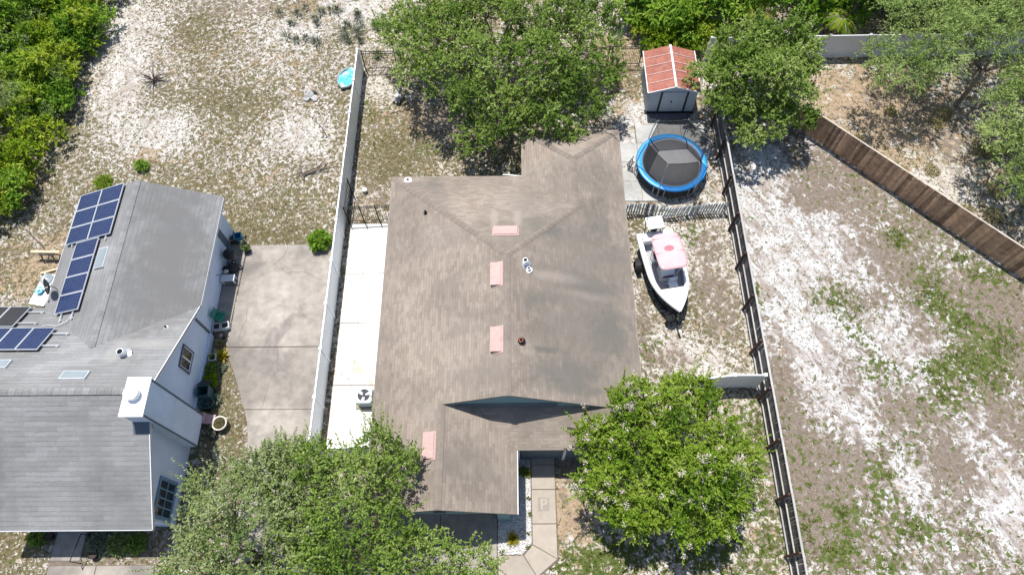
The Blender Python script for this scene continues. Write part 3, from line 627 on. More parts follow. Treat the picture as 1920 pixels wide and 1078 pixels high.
# downpipe-like wall trim and dark shutter band seen on the east wall
MB().box(-15.49,-15.44,13.55,13.68,0.1,2.5).build('corner_trim', 'dark_trim', g)
MB().box(-15.5,-15.45,18.6,19.0,.2,2.1).build('side_door', 'dark_trim', g)
MB().box(-15.49,-15.36,16.2,16.32,1.9,2.05).build('wall_lamp', 'black', g)
def window_x(parent, x, y0, y1, z0, z1, nv, nh, fm, bar_m, fw=.09):
    f = MB()
    f.box(x,x+.06,y0-fw,y0,z0-fw,z1+fw); f.box(x,x+.06,y1,y1+fw,z0-fw,z1+fw); f.box(x+.001,x+.059,y0,y1,z0-fw,z0); f.box(x+.001,x+.059,y0,y1,z1,z1+fw)
    wn_ = f.build('window', fm, parent)
    bm_ = MB(); fw2 = .035
    bm_.box(x,x+.045,y0,y0+fw2,z0,z1); bm_.box(x,x+.045,y1-fw2,y1,z0,z1); bm_.box(x+.001,x+.044,y0+fw2,y1-fw2,z0,z0+fw2); bm_.box(x+.001,x+.044,y0+fw2,y1-fw2,z1-fw2,z1)
    for k in range(1, nv): yy = y0+(y1-y0)*k/nv; bm_.box(x+.002,x+.043,yy-.03,yy+.03,z0+fw2,z1-fw2)
    for k in range(1, nh): zz = z0+(z1-z0)*k/nh; bm_.box(x+.003,x+.041,y0+fw2,y1-fw2,zz-.03,zz+.03)
    bm_.build('window_sash', bar_m, wn_)
    for i in range(nv):
        ya, yb = y0+(y1-y0)*i/nv, y0+(y1-y0)*(i+1)/nv
        MB().box(x-.01,x+.012,ya+.03,yb-.03,z0+.035,z1-.035).build('pane', 'glass', wn_)
window_x(g, -15.48, 11.05, 12.0, 1.75, 2.75, 2, 1, 'dark_trim', 'white', .08)
window_x(g, -15.48, 4.5, 6.0, .75, 2.2, 4, 2, 'blue_trim', 'blue_trim', .12)
# chimney
ch = MB().box(-15.78,-14.93,7.78,9.33,.55,5.86).build('chimney', 'blue_wall', g)
MB().box(-15.86,-14.88,7.72,9.39,5.86,5.93).build('chimney_cap', 'chim_top', ch)
fl = MB().lathe([(.0,.0),(.26,.0),(.26,.26),(.30,.26),(.30,.32),(.0,.34)], 20, (-15.42,8.62,5.93)).build('flue', 'white', ch, False)
MB().box(-14.93,-14.905,9.26,9.34,.56,5.85).build('corner_board', 'dark_trim', ch); MB().box(-14.93,-14.905,7.77,7.85,.56,5.85).build('corner_board', 'dark_trim', ch)
MB().add([(-15.78,7.78,4.6),(-15.1,7.78,4.6),(-15.1,7.35,4.66),(-15.78,7.35,4.66),(-15.78,7.78,4.95),(-15.1,7.78,4.95)], [(2,3,4,5),(0,1,2,3),(1,5,2),(0,3,4)]).build('flashing', 'dark_trim', ch)
# skylights
def skylight(p, e, n, L, W):
    o = on_roof(MB().box(-L/2,L/2,-W/2,W/2,0,.1), 'skylight', 'alu', g, frame_on(p, e, n))
    MB().box(-L/2+.06,L/2-.06,-W/2+.06,W/2-.06,.08,.125).build('pane', 'skyglass', o)
skylight((-19.72,16.1,zW(-19.72)), (0,-1,0), (-.4,0,1), 1.1, .62); skylight((-18.62,9.74,zN(9.74)), (-1,0,0), (0,.55,1), 1.1, .5); skylight((-22.25,10.4,zN(10.4)), (-1,0,0), (0,.55,1), .8, .5)
pipe(g, -17.15,10.94,zN(10.94),.16,.42,'alu','steel'); pipe(g, -16.07,12.62,zN(12.62),.05,.15,'black','white')

# ---- solar arrays, each a thing lying on the roof
def pv_mesh(w, hh, m):
    f = MB(); t = .03; z0, z1 = 0, .045
    f.box(-w/2,w/2,-hh/2,-hh/2+t,z0,z1); f.box(-w/2,w/2,hh/2-t,hh/2,z0,z1); f.box(-w/2,-w/2+t,-hh/2+t,hh/2-t,z0,z1); f.box(w/2-t,w/2,-hh/2+t,hh/2-t,z0,z1)
    fr_ = bevel_mesh(f, 'alu', 'solar_panel')
    c = MB().add([(-w/2+t,-hh/2+t,.036),(w/2-t,-hh/2+t,.036),(w/2-t,hh/2-t,.036),(-w/2+t,hh/2-t,.036),(-w/2+t,-hh/2+t,.005),(w/2-t,-hh/2+t,.005),(w/2-t,hh/2-t,.005),(-w/2+t,hh/2-t,.005)],
        [(0,1,2,3),(7,6,5,4)], [[(0,0),(w-2*t,0),(w-2*t,hh-2*t),(0,hh-2*t)]]*2)
    return fr_, bevel_mesh(c, m, 'solar_cells')
def solar(label, origin, e, n, w, hh, cells, m, rails, group='solar arrays on the grey roof'):
    mt = frame_on(origin, e, n)
    t = thing('solar_array', label, 'solar panels', tuple(mt.translation), 0, group)
    fm, cm = pv_mesh(w-.02, hh-.02, m if isinstance(m, str) else m[0]); cm2 = cm
    for (i, j) in cells:
        lm = mt @ Matrix.Translation((i*w+w/2, j*hh+hh/2, .13))
        o = piece(fm, 'solar_panel', t, lm); ORG[o.name] = Vector((0,0,0))
        c = bpy.data.objects.new('solar_cells', cm); COL.objects.link(c); c.parent = o
    for (x0, x1, y) in rails:
        a = mt @ Vector((x0, y, .075)); b = mt @ Vector((x1, y, .075)); MB().bar(a, b, .05, .06, n).build('rail', 'alu', t)
        for x in (x0+.12, (x0+x1)/2, x1-.12):
            q = mt @ Vector((x, y, .04)); MB().bar(q-Vector(n).normalized()*.05, q+Vector(n).normalized()*.02, .07, .09).build('rail_foot', 'alu', t)
LW_ = (-.4,0,1); LN_ = (0,.55,1)
solar('six panel solar array at the far end of the grey roof', (-22.32,20.3,zW(-22.32)), (0,-1,0), LW_, .99, 1.52, [(i,j) for i in range(3) for j in range(2)], 'pv_blue', [(-.05,3.1,.4),(-.05,3.1,1.15),(-.05,3.15,1.95),(-.05,3.2,2.7)])
solar('column of four solar panels adjoining the six panel array', (-21.58,17.3,zW(-21.58)), (0,-1,0), LW_, .97, 1.55, [(i,0) for i in range(4)], 'pv_blue', [(0,4.3,.4),(0,4.3,1.15)])
solar('row of blue solar panels nearest the chimney ridge at the left edge', (-21.05,12.5,zN(12.5)), (-1,0,0), LN_, 1.0, 1.58, [(i,0) for i in range(4)], 'pv_blue', [(-.75,4,.35),(-.75,4,1.2)])
solar('row of dark solar panels at the left edge of the grey roof', (-23.1,13.95,zN(13.95)), (-1,0,0), LN_, 1.0, 1.58, [(i,0) for i in range(3)], 'pv_dark', [(-.75,3,.35),(-.9,3,1.2)])
# rail conduit
cd = thing('conduit', 'thin pale conduit curving between the solar arrays', 'cable', (-20.9,13.2,0))
cps = [(-20.6,13.3),(-20.75,13.0),(-21.2,12.75),(-21.6,12.8),(-21.9,12.75)]
MB().tube([(x, y, max(zW(x), zN(y))+.05) for x, y in cps], .02, 6).build('cable', 'fascia_white', cd)
# satellite dish on the west slope
sd = thing('satellite_dish', 'dark round satellite dish on the west slope of grey roof', 'dish', (-22.1,14.9,zW(-22.1)), .6, local=True)
MB().tube([(0,0,0),(0,0,.35),(-.12,0,.5)], .025, 6).build('mast', 'steel', sd)
d_ = MB().lathe([(.0,-.07),(.18,-.05),(.34,.02),(.4,.07),(.39,.085),(.33,.035),(.18,-.035),(0,-.055)], 20).build('dish', 'dark_plastic', sd, True)
d_.location = (-.15,0,.55); d_.rotation_euler = (0,-1.0,0)
MB().tube([(-.15,0,.5),(-.55,0,.62)], .015, 5).build('feed_arm', 'steel', sd)
MB().box(-.62,-.52,-.05,.05,.58,.68).build('receiver', 'fascia_white', sd)

# ------------------------------------------------------------------ fences
def vinyl_fence(label, pts, hgt, m, name='fence', post_every=2.42, cat='fence', seam=True):
    t = thing(name, label, cat, (*pts[0], 0))
    for a, b in zip(pts[:-1], pts[1:]):
        a = Vector((*a,0)); b = Vector((*b,0)); L = (b-a).length; n = max(1, round(L/post_every)); d = (b-a)/n; u = d.normalized()
        ang = math.atan2(u.y, u.x)
        for i in range(n+1):
            p = a+d*i; q = MB()
            q.box(-.065,.065,-.065,.065,0,hgt+.05); q.v = [(*(p.xy+Vector(rot(v, ang))), v[2]) for v in q.v]; o = q.build('post', m, t)
            c = MB().add([(-.08,-.08,hgt+.05),(.08,-.08,hgt+.05),(.08,.08,hgt+.05),(-.08,.08,hgt+.05),(0,0,hgt+.12)], [(0,1,4),(1,2,4),(2,3,4),(3,0,4),(3,2,1,0)])
            c.v = [(*(p.xy+Vector(rot(v, ang))), v[2]) for v in c.v]; c.build('post_cap', m, o)
            if i < n:
                def put(mb, nm):
                    mb.v = [(*(p.xy+Vector(rot(v, ang))), v[2]) for v in mb.v]; return mb.build(nm, m, t)
                w_ = d.length; nb = 8
                put(MB().box(.067,w_-.067,-.03,.03,hgt-.14,hgt), 'top_rail'); put(MB().box(.067,w_-.067,-.03,.03,.06,.2), 'bottom_rail')
                pm = MB()
                for k in range(nb):
                    x0 = .067+(w_-.134)*k/nb; x1 = .067+(w_-.134)*(k+1)/nb; pm.box(x0+.004,x1-.004,-.018,.018,.2,hgt-.14)
                    pm.box(x0-.004 if k else x0,x0+.004,-.012,.012,.2,hgt-.14)
                put(pm, 'panel')
    return t
vinyl_fence('tall white vinyl fence between the driveway and the white side path', [(-9.32,7.35),(-9.32,31.45)], 1.83, 'vinyl')
vinyl_fence('white vinyl gate closing the side path behind the front tree', [(-9.2,7.35),(-6.2,7.5)], 1.75, 'vinyl', 'gate', 1.5, 'gate')
vinyl_fence('long grey vinyl fence at the far right before the bright green thicket', [(12.2,32.15),(34,32.4)], 1.83, 'vinyl_grey')
vinyl_fence('white vinyl double gate between flowering tree and dark rail fence', [(8.85,10.5),(10.4,10.67),(11.85,10.66)], 1.83, 'vinyl', 'gate', 1.6, 'gate')

def iron_fence(label, a, b, hgt=1.55, sp=.115, post_every=2.0):
    t = thing('iron_fence', label, 'fence', (*a, 0)); a = Vector((*a,0)); b = Vector((*b,0)); L = (b-a).length; u = (b-a)/L
    n = max(1, round(L/post_every))
    pm = bevel_mesh(MB().box(-.008,.008,-.008,.008,.08,hgt+.03), 'black', 'picket')
    for i in range(n+1):
        p = a+u*(L*i/n); MB().box(p.x-.03,p.x+.03,p.y-.03,p.y+.03,0,hgt+.08).build('post', 'black', t)
    for z in (.15, hgt-.18, hgt-.02): MB().bar(a+Vector((0,0,z)), b+Vector((0,0,z)), .028, .035).build('rail', 'black', t)
    k = int(L/sp)
    for i in range(1, k): piece(pm, 'picket', t, Matrix.Translation(a+u*(L*i/k)))
    return t
iron_fence('black iron fence behind the shaggy oak, left stretch by white fence', (-9.15,31.55), (-3.2,31.6))
iron_fence('black iron fence behind the shaggy oak, right stretch by the shed', (2.0,31.75), (8.0,31.75))
iron_fence('black iron gate across the end of the white side path', (-9.1,20.35), (-6.6,20.5), 1.55, .115, .85)
iron_fence('thin black iron handrail fence along the white fence end', (-9.12,20.4), (-9.12,22.3), 1.4, .3, 1.9)

# dark board fence with pale rails on the right
rf = thing('fence', 'dark grey board fence with three pale rails and red brown posts', 'fence', (12.15,12,0))
yA, yB = -2.0, 26.9; xl = lambda y: 12.02+(y-12)*-.004
bd = bevel_mesh(MB().box(-.009,.009,-.066,.066,.04,1.78), 'grey_board', 'board')
y = yB
while y > yA:
    m_ = Matrix.Translation((xl(y)+.055+random.uniform(-.004,.004), y, random.uniform(-.02,.02))) @ Matrix.Rotation(random.uniform(-.012,.012), 4, 'X')
    piece(bd, 'board', rf, m_); y -= .1445
n = 12
for i in range(n):
    a, b = yB-(yB-yA)*i/n, yB-(yB-yA)*(i+1)/n
    for z in (.22,.98): MB().box(xl(a)-.02,xl(a)+.04,b+.06,a-.06,z-.025,z+.025).build('rail', 'grey_rail', rf)
    MB().box(xl(a)+.0,xl(a)+.09,b+.002,a-.002,1.80,1.85).build('top_rail', 'grey_rail', rf)
for i in range(n+1):
    yy = yB-(yB-yA)*i/n
    MB().box(xl(yy)-.12,xl(yy)-.022,yy-.05,yy+.05,0,1.78).build('post', 'brown_post', rf)

# brown wooden fence on the far right
wf = thing('fence', 'weathered brown wooden board fence running diagonally at right', 'fence', (17.2,26.4,0))
A_, B_ = Vector((16.75,26.9,0)), Vector((30.5,13.0,0)); L = (B_-A_).length; u = (B_-A_)/L; ang = math.atan2(u.y, u.x)
wb = [bevel_mesh(MB().box(-.0765,.0765,-.011,.011,.02,hh), 'wood', 'board') for hh in (1.8,1.84,1.82)]
k = int(L/.152)
for i in range(k):
    p = A_+u*(.152*(i+.5))+Vector((-u.y,u.x,0))*(.012*(i % 2)); piece(wb[i % 3], 'board', wf, Matrix.Translation(p+Vector((0,0,random.uniform(-.03,.03)))) @ Matrix.Rotation(ang, 4, 'Z') @ Matrix.Rotation(random.uniform(-.01,.01), 4, 'Z') @ Matrix.Rotation(random.uniform(-.006,.006), 4, 'Y'))
nrm = Vector((-u.y, u.x, 0))
for i in range(9):
    p = A_+u*(L*i/8)+nrm*.09; MB().box(p.x-.045,p.x+.045,p.y-.045,p.y+.045,0,1.7).build('post', 'wood', wf)
for z in (.35,1.5): MB().bar(A_+nrm*.045+Vector((0,0,z)), B_+nrm*.045+Vector((0,0,z)), .038, .09).build('rail', 'wood', wf)
MB().bar(A_+nrm*.01+Vector((0,0,1.87)), B_+nrm*.01+Vector((0,0,1.87)), .09, .02).build('cap_rail', 'wood_top', wf)

# leaning picket fence between trampoline and boat
pf = thing('picket_fence', 'wavy faded grey picket fence between trampoline and boat', 'fence', (9,20.7,0))
pk = bevel_mesh(MB().add([(-.045,-.01,.03),(.045,-.01,.03),(.045,-.01,1.0),(0,-.01,1.08),(-.045,-.01,1.0),(-.045,.01,.03),(.045,.01,.03),(.045,.01,1.0),(0,.01,1.08),(-.045,.01,1.0)],
    [(0,1,2,3,4),(9,8,7,6,5),(0,5,6,1),(1,6,7,2),(2,7,8,3),(3,8,9,4),(4,9,5,0)]), 'picket', 'picket')
def pfy(x): return 20.76-.26*math.exp(-((x-8.6)/.9)**2)+.03*math.sin(x*3)
def pfl(x): return .16*math.sin(x*1.3+.5)+.22*math.exp(-((x-8.7)/.8)**2)
x = 6.15; i = 0
while x < 11.85:
    piece(pk, 'picket', pf, Matrix.Translation((x, pfy(x), random.uniform(-.02,.02))) @ Matrix.Rotation(pfl(x)*.5, 4, 'X') @ Matrix.Rotation(random.uniform(-.025,.025)+(.08 if 8 < x < 9.6 else 0), 4, 'Y')); x += .148
for z in (.25,.82):
    MB().tube([(xx, pfy(xx)+.035-math.sin(pfl(xx)*.5)*z, z) for xx in np.linspace(6.1,11.85,30)], .03, 5).build('rail', 'picket', pf)
for xx in (7.45,7.75,9.95,10.25,11.8): MB().box(xx-.05,xx+.05,pfy(xx)+.05,pfy(xx)+.15,0,1.05).build('post', 'brown_post', pf)

# ------------------------------------------------------------------ shed
s = thing('shed', 'grey blue metal shed with rusty red roof behind the trampoline', 'shed', (9.42,29.4,0))
MB().box(8.08,10.86,27.95,30.9,.1,1.86).build('wall', 'shed_wall', s)
for y0, y1 in ((27.951,27.99),(30.86,30.899)):
    gable_y(y0, y1, [(8.08,1.861),(10.86,1.861),(10.86,1.9),(9.42,2.36),(8.08,1.9)]).build('gable_wall', 'shed_wall', s)
rib = MB()
for k in range(14): yy = 28.1+k*.2; rib.box(8.055,8.08,yy,yy+.05,.12,1.84)
rib.build('wall_rib', 'shed_wall', s)
for x0, x1 in ((8.86,9.44),(9.46,10.2)): MB().box(x0-.02,x1,27.905,27.95,.16,1.78).build('door', 'shed_wall', s)
for x in (8.76,10.29): MB().box(x-.05,x+.05,27.925,27.949,.16,1.8).build('door_track_gap', 'black', s)
MB().lathe([(0,0),(.05,.0),(.05,.05),(0,.06)], 10, (9.42,27.88,1.0)).build('door_knob', 'black', s)
MB().box(8.0,10.94,27.85,28.1,.0,.11).build('base_sill', 'black', s); MB().box(8.06,10.9,28.1,30.92,0,.099).build('base_frame', 'black', s)
zr = lambda x: 2.42-.315*abs(x-9.42)
for sgn in (-1, 1):
    for k in range(5):
        y0 = 27.78+k*.64; xe = 9.42+sgn*1.53; pts = [(9.42,y0,zr(9.42)),(xe,y0,zr(xe)),(xe,y0+.625,zr(xe)),(9.42,y0+.625,zr(9.42))]
        MB().slab(pts if sgn > 0 else pts[::-1], .025).build('roof_panel', 'rust_panel', s)
        if k: MB().bar((9.42,y0-.008,zr(9.42)+.012), (xe,y0-.008,zr(xe)+.012), .05, .035).build('roof_seam', M['vent_pink'], s)
    MB().bar((9.42+sgn*1.54,27.77,zr(10.96)-.02), (9.42+sgn*1.54,30.98,zr(10.96)-.02), .04, .09).build('edge_trim', 'white', s)
    MB().bar((9.42,27.76,zr(9.42)-.03), (9.42+sgn*1.54,27.76,zr(10.96)-.03), .03, .08).build('edge_trim', 'white', s)
MB().bar((9.42,27.76,2.44), (9.42,30.99,2.44), .11, .03).build('ridge_cap', 'white', s)
tp = thing('tarp', 'dark grey tarp lying on the patio before the shed door', 'tarp', (9.4,27.6,0))
tb = MB(); NX = 22; NY = 6
for i in range(NX+1):
    for j in range(NY+1):
        x = 8.25+2.5*i/NX; yy = 27.84-(.5*j/NY)*(1-.5*abs(2*i/NX-1)**2); tb.v.append((x, yy, .05+.05*math.sin(i*1.3+j)*math.sin(j*.9)+.03*random.random()))
for i in range(NX):
    for j in range(NY): a = i*(NY+1)+j; tb.f.append((a, a+1, a+NY+2, a+NY+1))
tb.build('sheet', mat('slate_tarp', (.12,.12,.14), .6), tp, True)

# ------------------------------------------------------------------ trampoline
t = thing('trampoline', 'round trampoline with blue pad and black safety net', 'trampoline', (9.02,23.65,0), 0, local=True)
MB().lathe([(0,.84),(.9,.835),(1.72,.85),(1.72,.842),(.9,.827),(0,.832)], 40).build('jumping_mat', 'mat_black', t, True)
for k in range(6):
    a0 = math.radians(-116+60*k); a1 = a0+math.radians(60)-.008
    b = MB().lathe([(1.68,.872),(1.74,.895),(1.84,.905),(1.96,.895),(2.01,.85),(1.98,.84),(1.84,.865),(1.7,.86)], 12, a0=a0, a1=a1); b.build('pad', 'pad_blue', t, True)
fr_ = MB().tube([(1.95*math.cos(2*math.pi*k/40), 1.95*math.sin(2*math.pi*k/40), .80) for k in range(41)], .03, 6, False); fr_.build('frame_ring', 'steel', t, True)
sk = MB().lathe([(1.93,.78),(1.9,.45),(1.88,.1)], 40); sk.build('skirt', 'net', t)
for k in range(6):
    a = math.radians(-116+60*k); b1, b2 = a-.16, a+.16
    q = lambda r, an, z: (r*math.cos(an), r*math.sin(an), z)
    MB().tube([q(1.95,b1,.8), q(1.97,b1,.08), q(1.97,b1+.03,.03), q(1.97,b2-.03,.03), q(1.97,b2,.08), q(1.95,b2,.8)], .024, 6).build('leg', 'steel', t)
    MB().tube([q(2.03,a,.1), q(2.03,a,1.0), q(1.95,a,1.9), q(1.78,a,2.62), q(1.66,a,2.76)], .03, 6).build('net_pole', 'steel', t)
for k in range(6):
    a = math.radians(-116+60*k); b = math.radians(-116+60*(k+1)); nb = MB(); m_ = 6
    for i in range(m_+1):
        f = i/m_; pa = Vector((math.cos(a), math.sin(a), 0))*1.66; pb_ = Vector((math.cos(b), math.sin(b), 0))*1.66
        top = pa*(1-f)+pb_*f; an = a+(b-a)*f; bot = Vector((math.cos(an), math.sin(an), 0))*1.63
        for j in range(5): g_ = j/4; p = bot*(1-g_)+top*g_; nb.v.append((p.x, p.y, .9+1.82*g_-.06*math.sin(f*math.pi)*g_))
    for i in range(m_):
        for j in range(4): c = i*5+j; nb.f.append((c, c+5, c+6, c+1))
    nb.build('net', 'net', t)
    MB().tube([nb.v[i*5+4] for i in range(m_+1)], .018, 5).build('net_edge', 'black', t)
# entrance ladder beside it
ld = thing('ladder', 'small dark metal ladder beside the blue trampoline', 'ladder', (6.88,23.9,0), 0, local=True)
for y in (-.2,.2): MB().tube([(-.25,y,.02),(.05,y,.85)], .02, 6).build('rail', 'black', ld)
for k in range(4): f = .15+.2*k; MB().bar((-.25+.3*f,-.2,.02+.83*f), (-.25+.3*f,.2,.02+.83*f), .06, .025).build('rung', 'black', ld)

# ------------------------------------------------------------------ boat on its trailer
HD = math.radians(-80.5); BC = (7.9,16.68,0)
bt = thing('boat', 'white fishing boat with pink canopy parked beside the brown house', 'boat', BC, HD, local=True)
X0, X1 = -2.25, 2.42
def hb(x): u = max(0, (x-.1)/(X1-.1)); return .92*(1.04+.05*math.sin((x+2.2)*.8))*(1-u**2.3)
def shz(x): return 1.18+.24*((x-X0)/(X1-X0))**2
st = np.linspace(X0, X1, 22); hm = MB()
for x in st:
    u = max(0, (x-.3)/(X1-.3)); B = hb(x); zk = .48+.62*u**2.6; zc = .72+.35*u**2
    for yy, z in ((-B,shz(x)-.0),(-B*.97,shz(x)-.12),(-B*.84,zc),(0,zk),(B*.84,zc),(B*.97,shz(x)-.12),(B,shz(x))): hm.v.append((x+.18*u*(z-.6), yy, z))
for i in range(21):
    for j in range(6): a = i*7+j; hm.f.append((a, a+7, a+8, a+1))
hm.f.append(tuple(range(7)))
hm.build('hull', 'hull_dark', bt, True)
# white gunwale band, decks and cockpit liner
def inner(x): return max(0, hb(x)-.2)
gw = MB()
for x in st:
    u = max(0, (x-.3)/(X1-.3)); xo = x+.18*u*(shz(x)-.6); B = hb(x)
    for s_ in (-1, 1):
        for yy, z in ((B+.03,shz(x)-.14),(B+.035,shz(x)+.01),(B,shz(x)+.035),(inner(x),shz(x)+.035)): gw.v.append((xo, s_*yy, z))
for i in range(21):
    for s_ in (0, 4):
        for j in range(3):
            a = i*8+s_+j; gw.f.append((a, a+8, a+9, a+1) if s_ else (a+1, a+9, a+8, a))
gw.build('gunwale', 'gelcoat', bt, True)
def deck(name, xa, xb, dz, m, n=10, ins=.0, drop=0):
    d = MB(); xs_ = np.linspace(xa, xb, n)
    for x in xs_:
        u = max(0, (x-.3)/(X1-.3)); xo = x+.18*u*(shz(x)-.6); w_ = max(.0, inner(x)+.012-ins)
        d.v += [(xo,-w_,dz if dz < 1 else shz(x)+.03), (xo,w_,dz if dz < 1 else shz(x)+.03)]
    for i in range(n-1): d.f.append((2*i, 2*i+2, 2*i+3, 2*i+1))
    if drop:
        for e_ in ((0, n-1),):
            for k in e_:
                a, b = d.v[2*k], d.v[2*k+1]; q = len(d.v); d.v += [(a[0],a[1],.75),(b[0],b[1],.75)]; d.f.append((2*k, 2*k+1, q+1, q))
    return d.build(name, m, bt)
deck('foredeck', 1.15, X1-.02, 2, 'gelcoat', 12, drop=1); deck('aft_deck', X0, -1.75, 2, 'gelcoat', 4, drop=1); deck('cockpit_floor', -1.76, 1.2, .76, 'cockpit', 12, -.01)
lin = MB()
for x in np.linspace(-1.75, 1.15, 12):
    for s_ in (-1, 1): lin.v += [(x, s_*inner(x), shz(x)+.034), (x, s_*inner(x), .75)]
for i in range(11):
    a = i*4; lin.f += [(a, a+1, a+5, a+4), (a+2, a+6, a+7, a+3)]
lin.build('cockpit_liner', 'cockpit', bt)
MB().box(.9,.93,-.3,.3,shz(1.2)+.04,shz(1.2)+.06).build('deck_hatch_edge', 'fascia_white', bt)
MB().box(1.45,1.85,-.22,.22,shz(1.6)+.032,shz(1.6)+.05).build('deck_hatch', 'gelcoat', bt, bevel=.01)
cs = MB(); cs.add([(-.25,-.36,.76),(.5,-.36,.76),(.5,.36,.76),(-.25,.36,.76),(-.25,-.34,1.55),(.15,-.34,1.62),(.15,.34,1.62),(-.25,.34,1.55),(.5,-.34,1.15),(.5,.34,1.15)],
    [(4,5,6,7),(5,8,9,6),(0,1,8,5,4),(3,7,6,9,2),(1,2,9,8),(0,4,7,3)])
con = cs.build('console', 'gelcoat', bt, bevel=.02)
MB().box(.2,.52,-.3,.3,1.16,1.24).build('console_cushion', 'plum', con, bevel=.03)
MB().add([(.14,-.34,1.6),(.14,.34,1.6),(.02,.3,1.95),(.02,-.3,1.95),(.155,-.34,1.6),(.155,.34,1.6),(.035,.3,1.95),(.035,-.3,1.95)], [(0,1,2,3),(7,6,5,4),(0,4,5,1),(3,2,6,7)]).build('windscreen', 'glass', con)
MB().lathe([(.19,0),(.21,.02),(.19,.04),(.17,.02),(.19,0)], 16, (-.33,0,1.4)).build('steering_wheel', 'black', con)
lp_ = MB().box(-1.05,-.6,-.42,.42,.76,1.2).build('leaning_post', 'gelcoat', bt, bevel=.03); MB().box(-1.07,-.58,-.44,.44,1.205,1.3).build('seat_cushion', 'plum', lp_, bevel=.03)
sb = MB().box(.62,1.02,-.05,.42,.95,1.08).build('seat', 'seat_white', bt, bevel=.04)
MB().box(.62,.72,-.04,.41,1.1,1.42).build('seat_back', 'seat_white', sb, bevel=.03); MB().lathe([(.05,0),(.05,.2)], 8, (.82,.18,.76)).build('seat_pedestal', 'steel', sb)
MB().box(-2.05,-1.6,-.80,-.34,1.22,1.48).build('cooler', 'gelcoat', bt, bevel=.03)
for yy in (-.88,.88):
    for x in (-1.9,-1.2,-.4,.4): MB().lathe([(0,.0),(.035,.0),(.03,.02),(0,.02)], 8, (x, yy*.97, shz(x)+.036)).build('rod_holder', 'black', bt)
# canopy on four posts
cy = MB(); NU, NV = 16, 12
for i in range(NU+1):
    for j in range(NV+1):
        u, v = 2*i/NU-1, 2*j/NV-1; e4 = (abs(u)**6+abs(v)**6)**(1/6) if (u or v) else 1; k = max(abs(u), abs(v))/e4 if e4 else 1
        x, y = -.3+1.03*u*k, .74*v*k; cy.v.append((x, y, 2.62-.07*abs(v*k)**3-.04*abs(u*k)**4))
for i in range(NU):
    for j in range(NV): a = i*(NV+1)+j; cy.f.append((a, a+NV+1, a+NV+2, a+1))
n0 = len(cy.v); cy.v += [(x, y, z-.035) for x, y, z in cy.v[:n0]]
cy.f += [tuple(n0+k for k in f)[::-1] for f in cy.f[:NU*NV]]
rim = [i*(NV+1) for i in range(NU+1)]+[NU*(NV+1)+j for j in range(1, NV+1)]+[i*(NV+1)+NV for i in range(NU-1, -1, -1)]+[j for j in range(NV-1, 0, -1)]
cy.f += [(rim[k], rim[(k+1) % len(rim)], n0+rim[(k+1) % len(rim)], n0+rim[k])[::-1] for k in range(len(rim))]
can = cy.build('canopy', 'pink_canvas', bt, True)
MB().lathe([(0,.012),(.2,.012),(.215,.0)], 24, (-.42,.0,2.612), .8, 1.25).build('canopy_hatch', 'pink_dark', can)
for xs_ in (.08,-.75):
    MB().bar((-.3+xs_,-.7,2.60), (-.3+xs_,.7,2.60), .02, .03).build('canopy_batten', 'pink_canvas', can)
for (x, y) in ((.45,.42),(.45,-.42),(-.95,.5),(-.95,-.5)): MB().tube([(x,y,.76),(x,y*1.05,1.6),(x+(.1 if x > 0 else -.1),y*1.35,2.57)], .024, 6).build('canopy_post', 'alu', bt)
# poling platform over the outboard
MB().box(-2.68,-1.95,-.56,.32,2.02,2.07).build('platform', 'gelcoat', bt, bevel=.02)
MB().lathe([(0,.0),(.04,0),(.035,.06),(0,.06)], 8, (-2.55,-.45,2.07)).build('platform_light', 'black', bt)
for (x, y) in ((-2.6,-.5),(-2.6,.26),(-2.02,-.5),(-2.02,.26)): MB().tube([(x,y,2.02),(-2.1 if x < -2.3 else -1.9,y*1.2,1.2)], .022, 6).build('platform_leg', 'black', bt)
om = MB().lathe([(0,0),(.2,.0),(.24,.15),(.24,.42),(.18,.55),(0,.6)], 12, (-2.5,0,1.15), 1.25, .85).build('outboard_motor', 'dark_plastic', bt, True)
MB().box(-2.56,-2.42,-.06,.06,.35,1.2).build('motor_leg', 'dark_plastic', om); MB().box(-2.78,-2.36,-.09,.09,.3,.38).build('cavitation_plate', 'dark_plastic', om)
MB().tube([(-1.95,.2,1.5),(-2.05,.05,1.85),(-2.0,-.2,2.0)], .02, 6).build('cable_loop', 'fascia_white', bt)
# trailer
tl = thing('boat_trailer', 'dark boat trailer with tan wheel rims under the boat', 'trailer', BC, HD, local=True)
for s_ in (-1, 1):
    MB().tube([(-2.1,s_*.75,.42),(1.1,s_*.72,.42),(2.5,s_*.12,.42)], .045, 6).build('frame_rail', 'black', tl)
    wh = MB().lathe([(.2,-.09),(.31,-.1),(.33,-.05),(.33,.05),(.31,.1),(.2,.09)], 20).build('wheel', 'rubber', tl, True); wh.location = (-.8,s_*1.2,.33); wh.rotation_euler = (math.pi/2,0,0)
    MB().lathe([(0,-.04),(.2,-.06),(.2,.06),(0,.04)], 16).build('rim', 'tan_wheel', wh)
    fd = MB(); 
    for k in range(9):
        a = math.pi*k/8; fd.v += [(-.8+.42*math.cos(a),s_*1.06,.36+.4*math.sin(a)), (-.8+.42*math.cos(a),s_*1.34,.36+.4*math.sin(a))]
    for k in range(8): fd.f.append((2*k, 2*k+1, 2*k+3, 2*k+2))
    fd.build('fender', 'black', tl)
    MB().bar((-1.6,s_*.5,.47), (.9,s_*.42,.47), .12, .06).build('bunk', 'grey_board', tl)
for x in (-1.9,-.8,.6): MB().bar((x,-.95 if x == -.8 else -.75,.36), (x,.95 if x == -.8 else .75,.36), .06, .06).build('cross_member', 'black', tl)
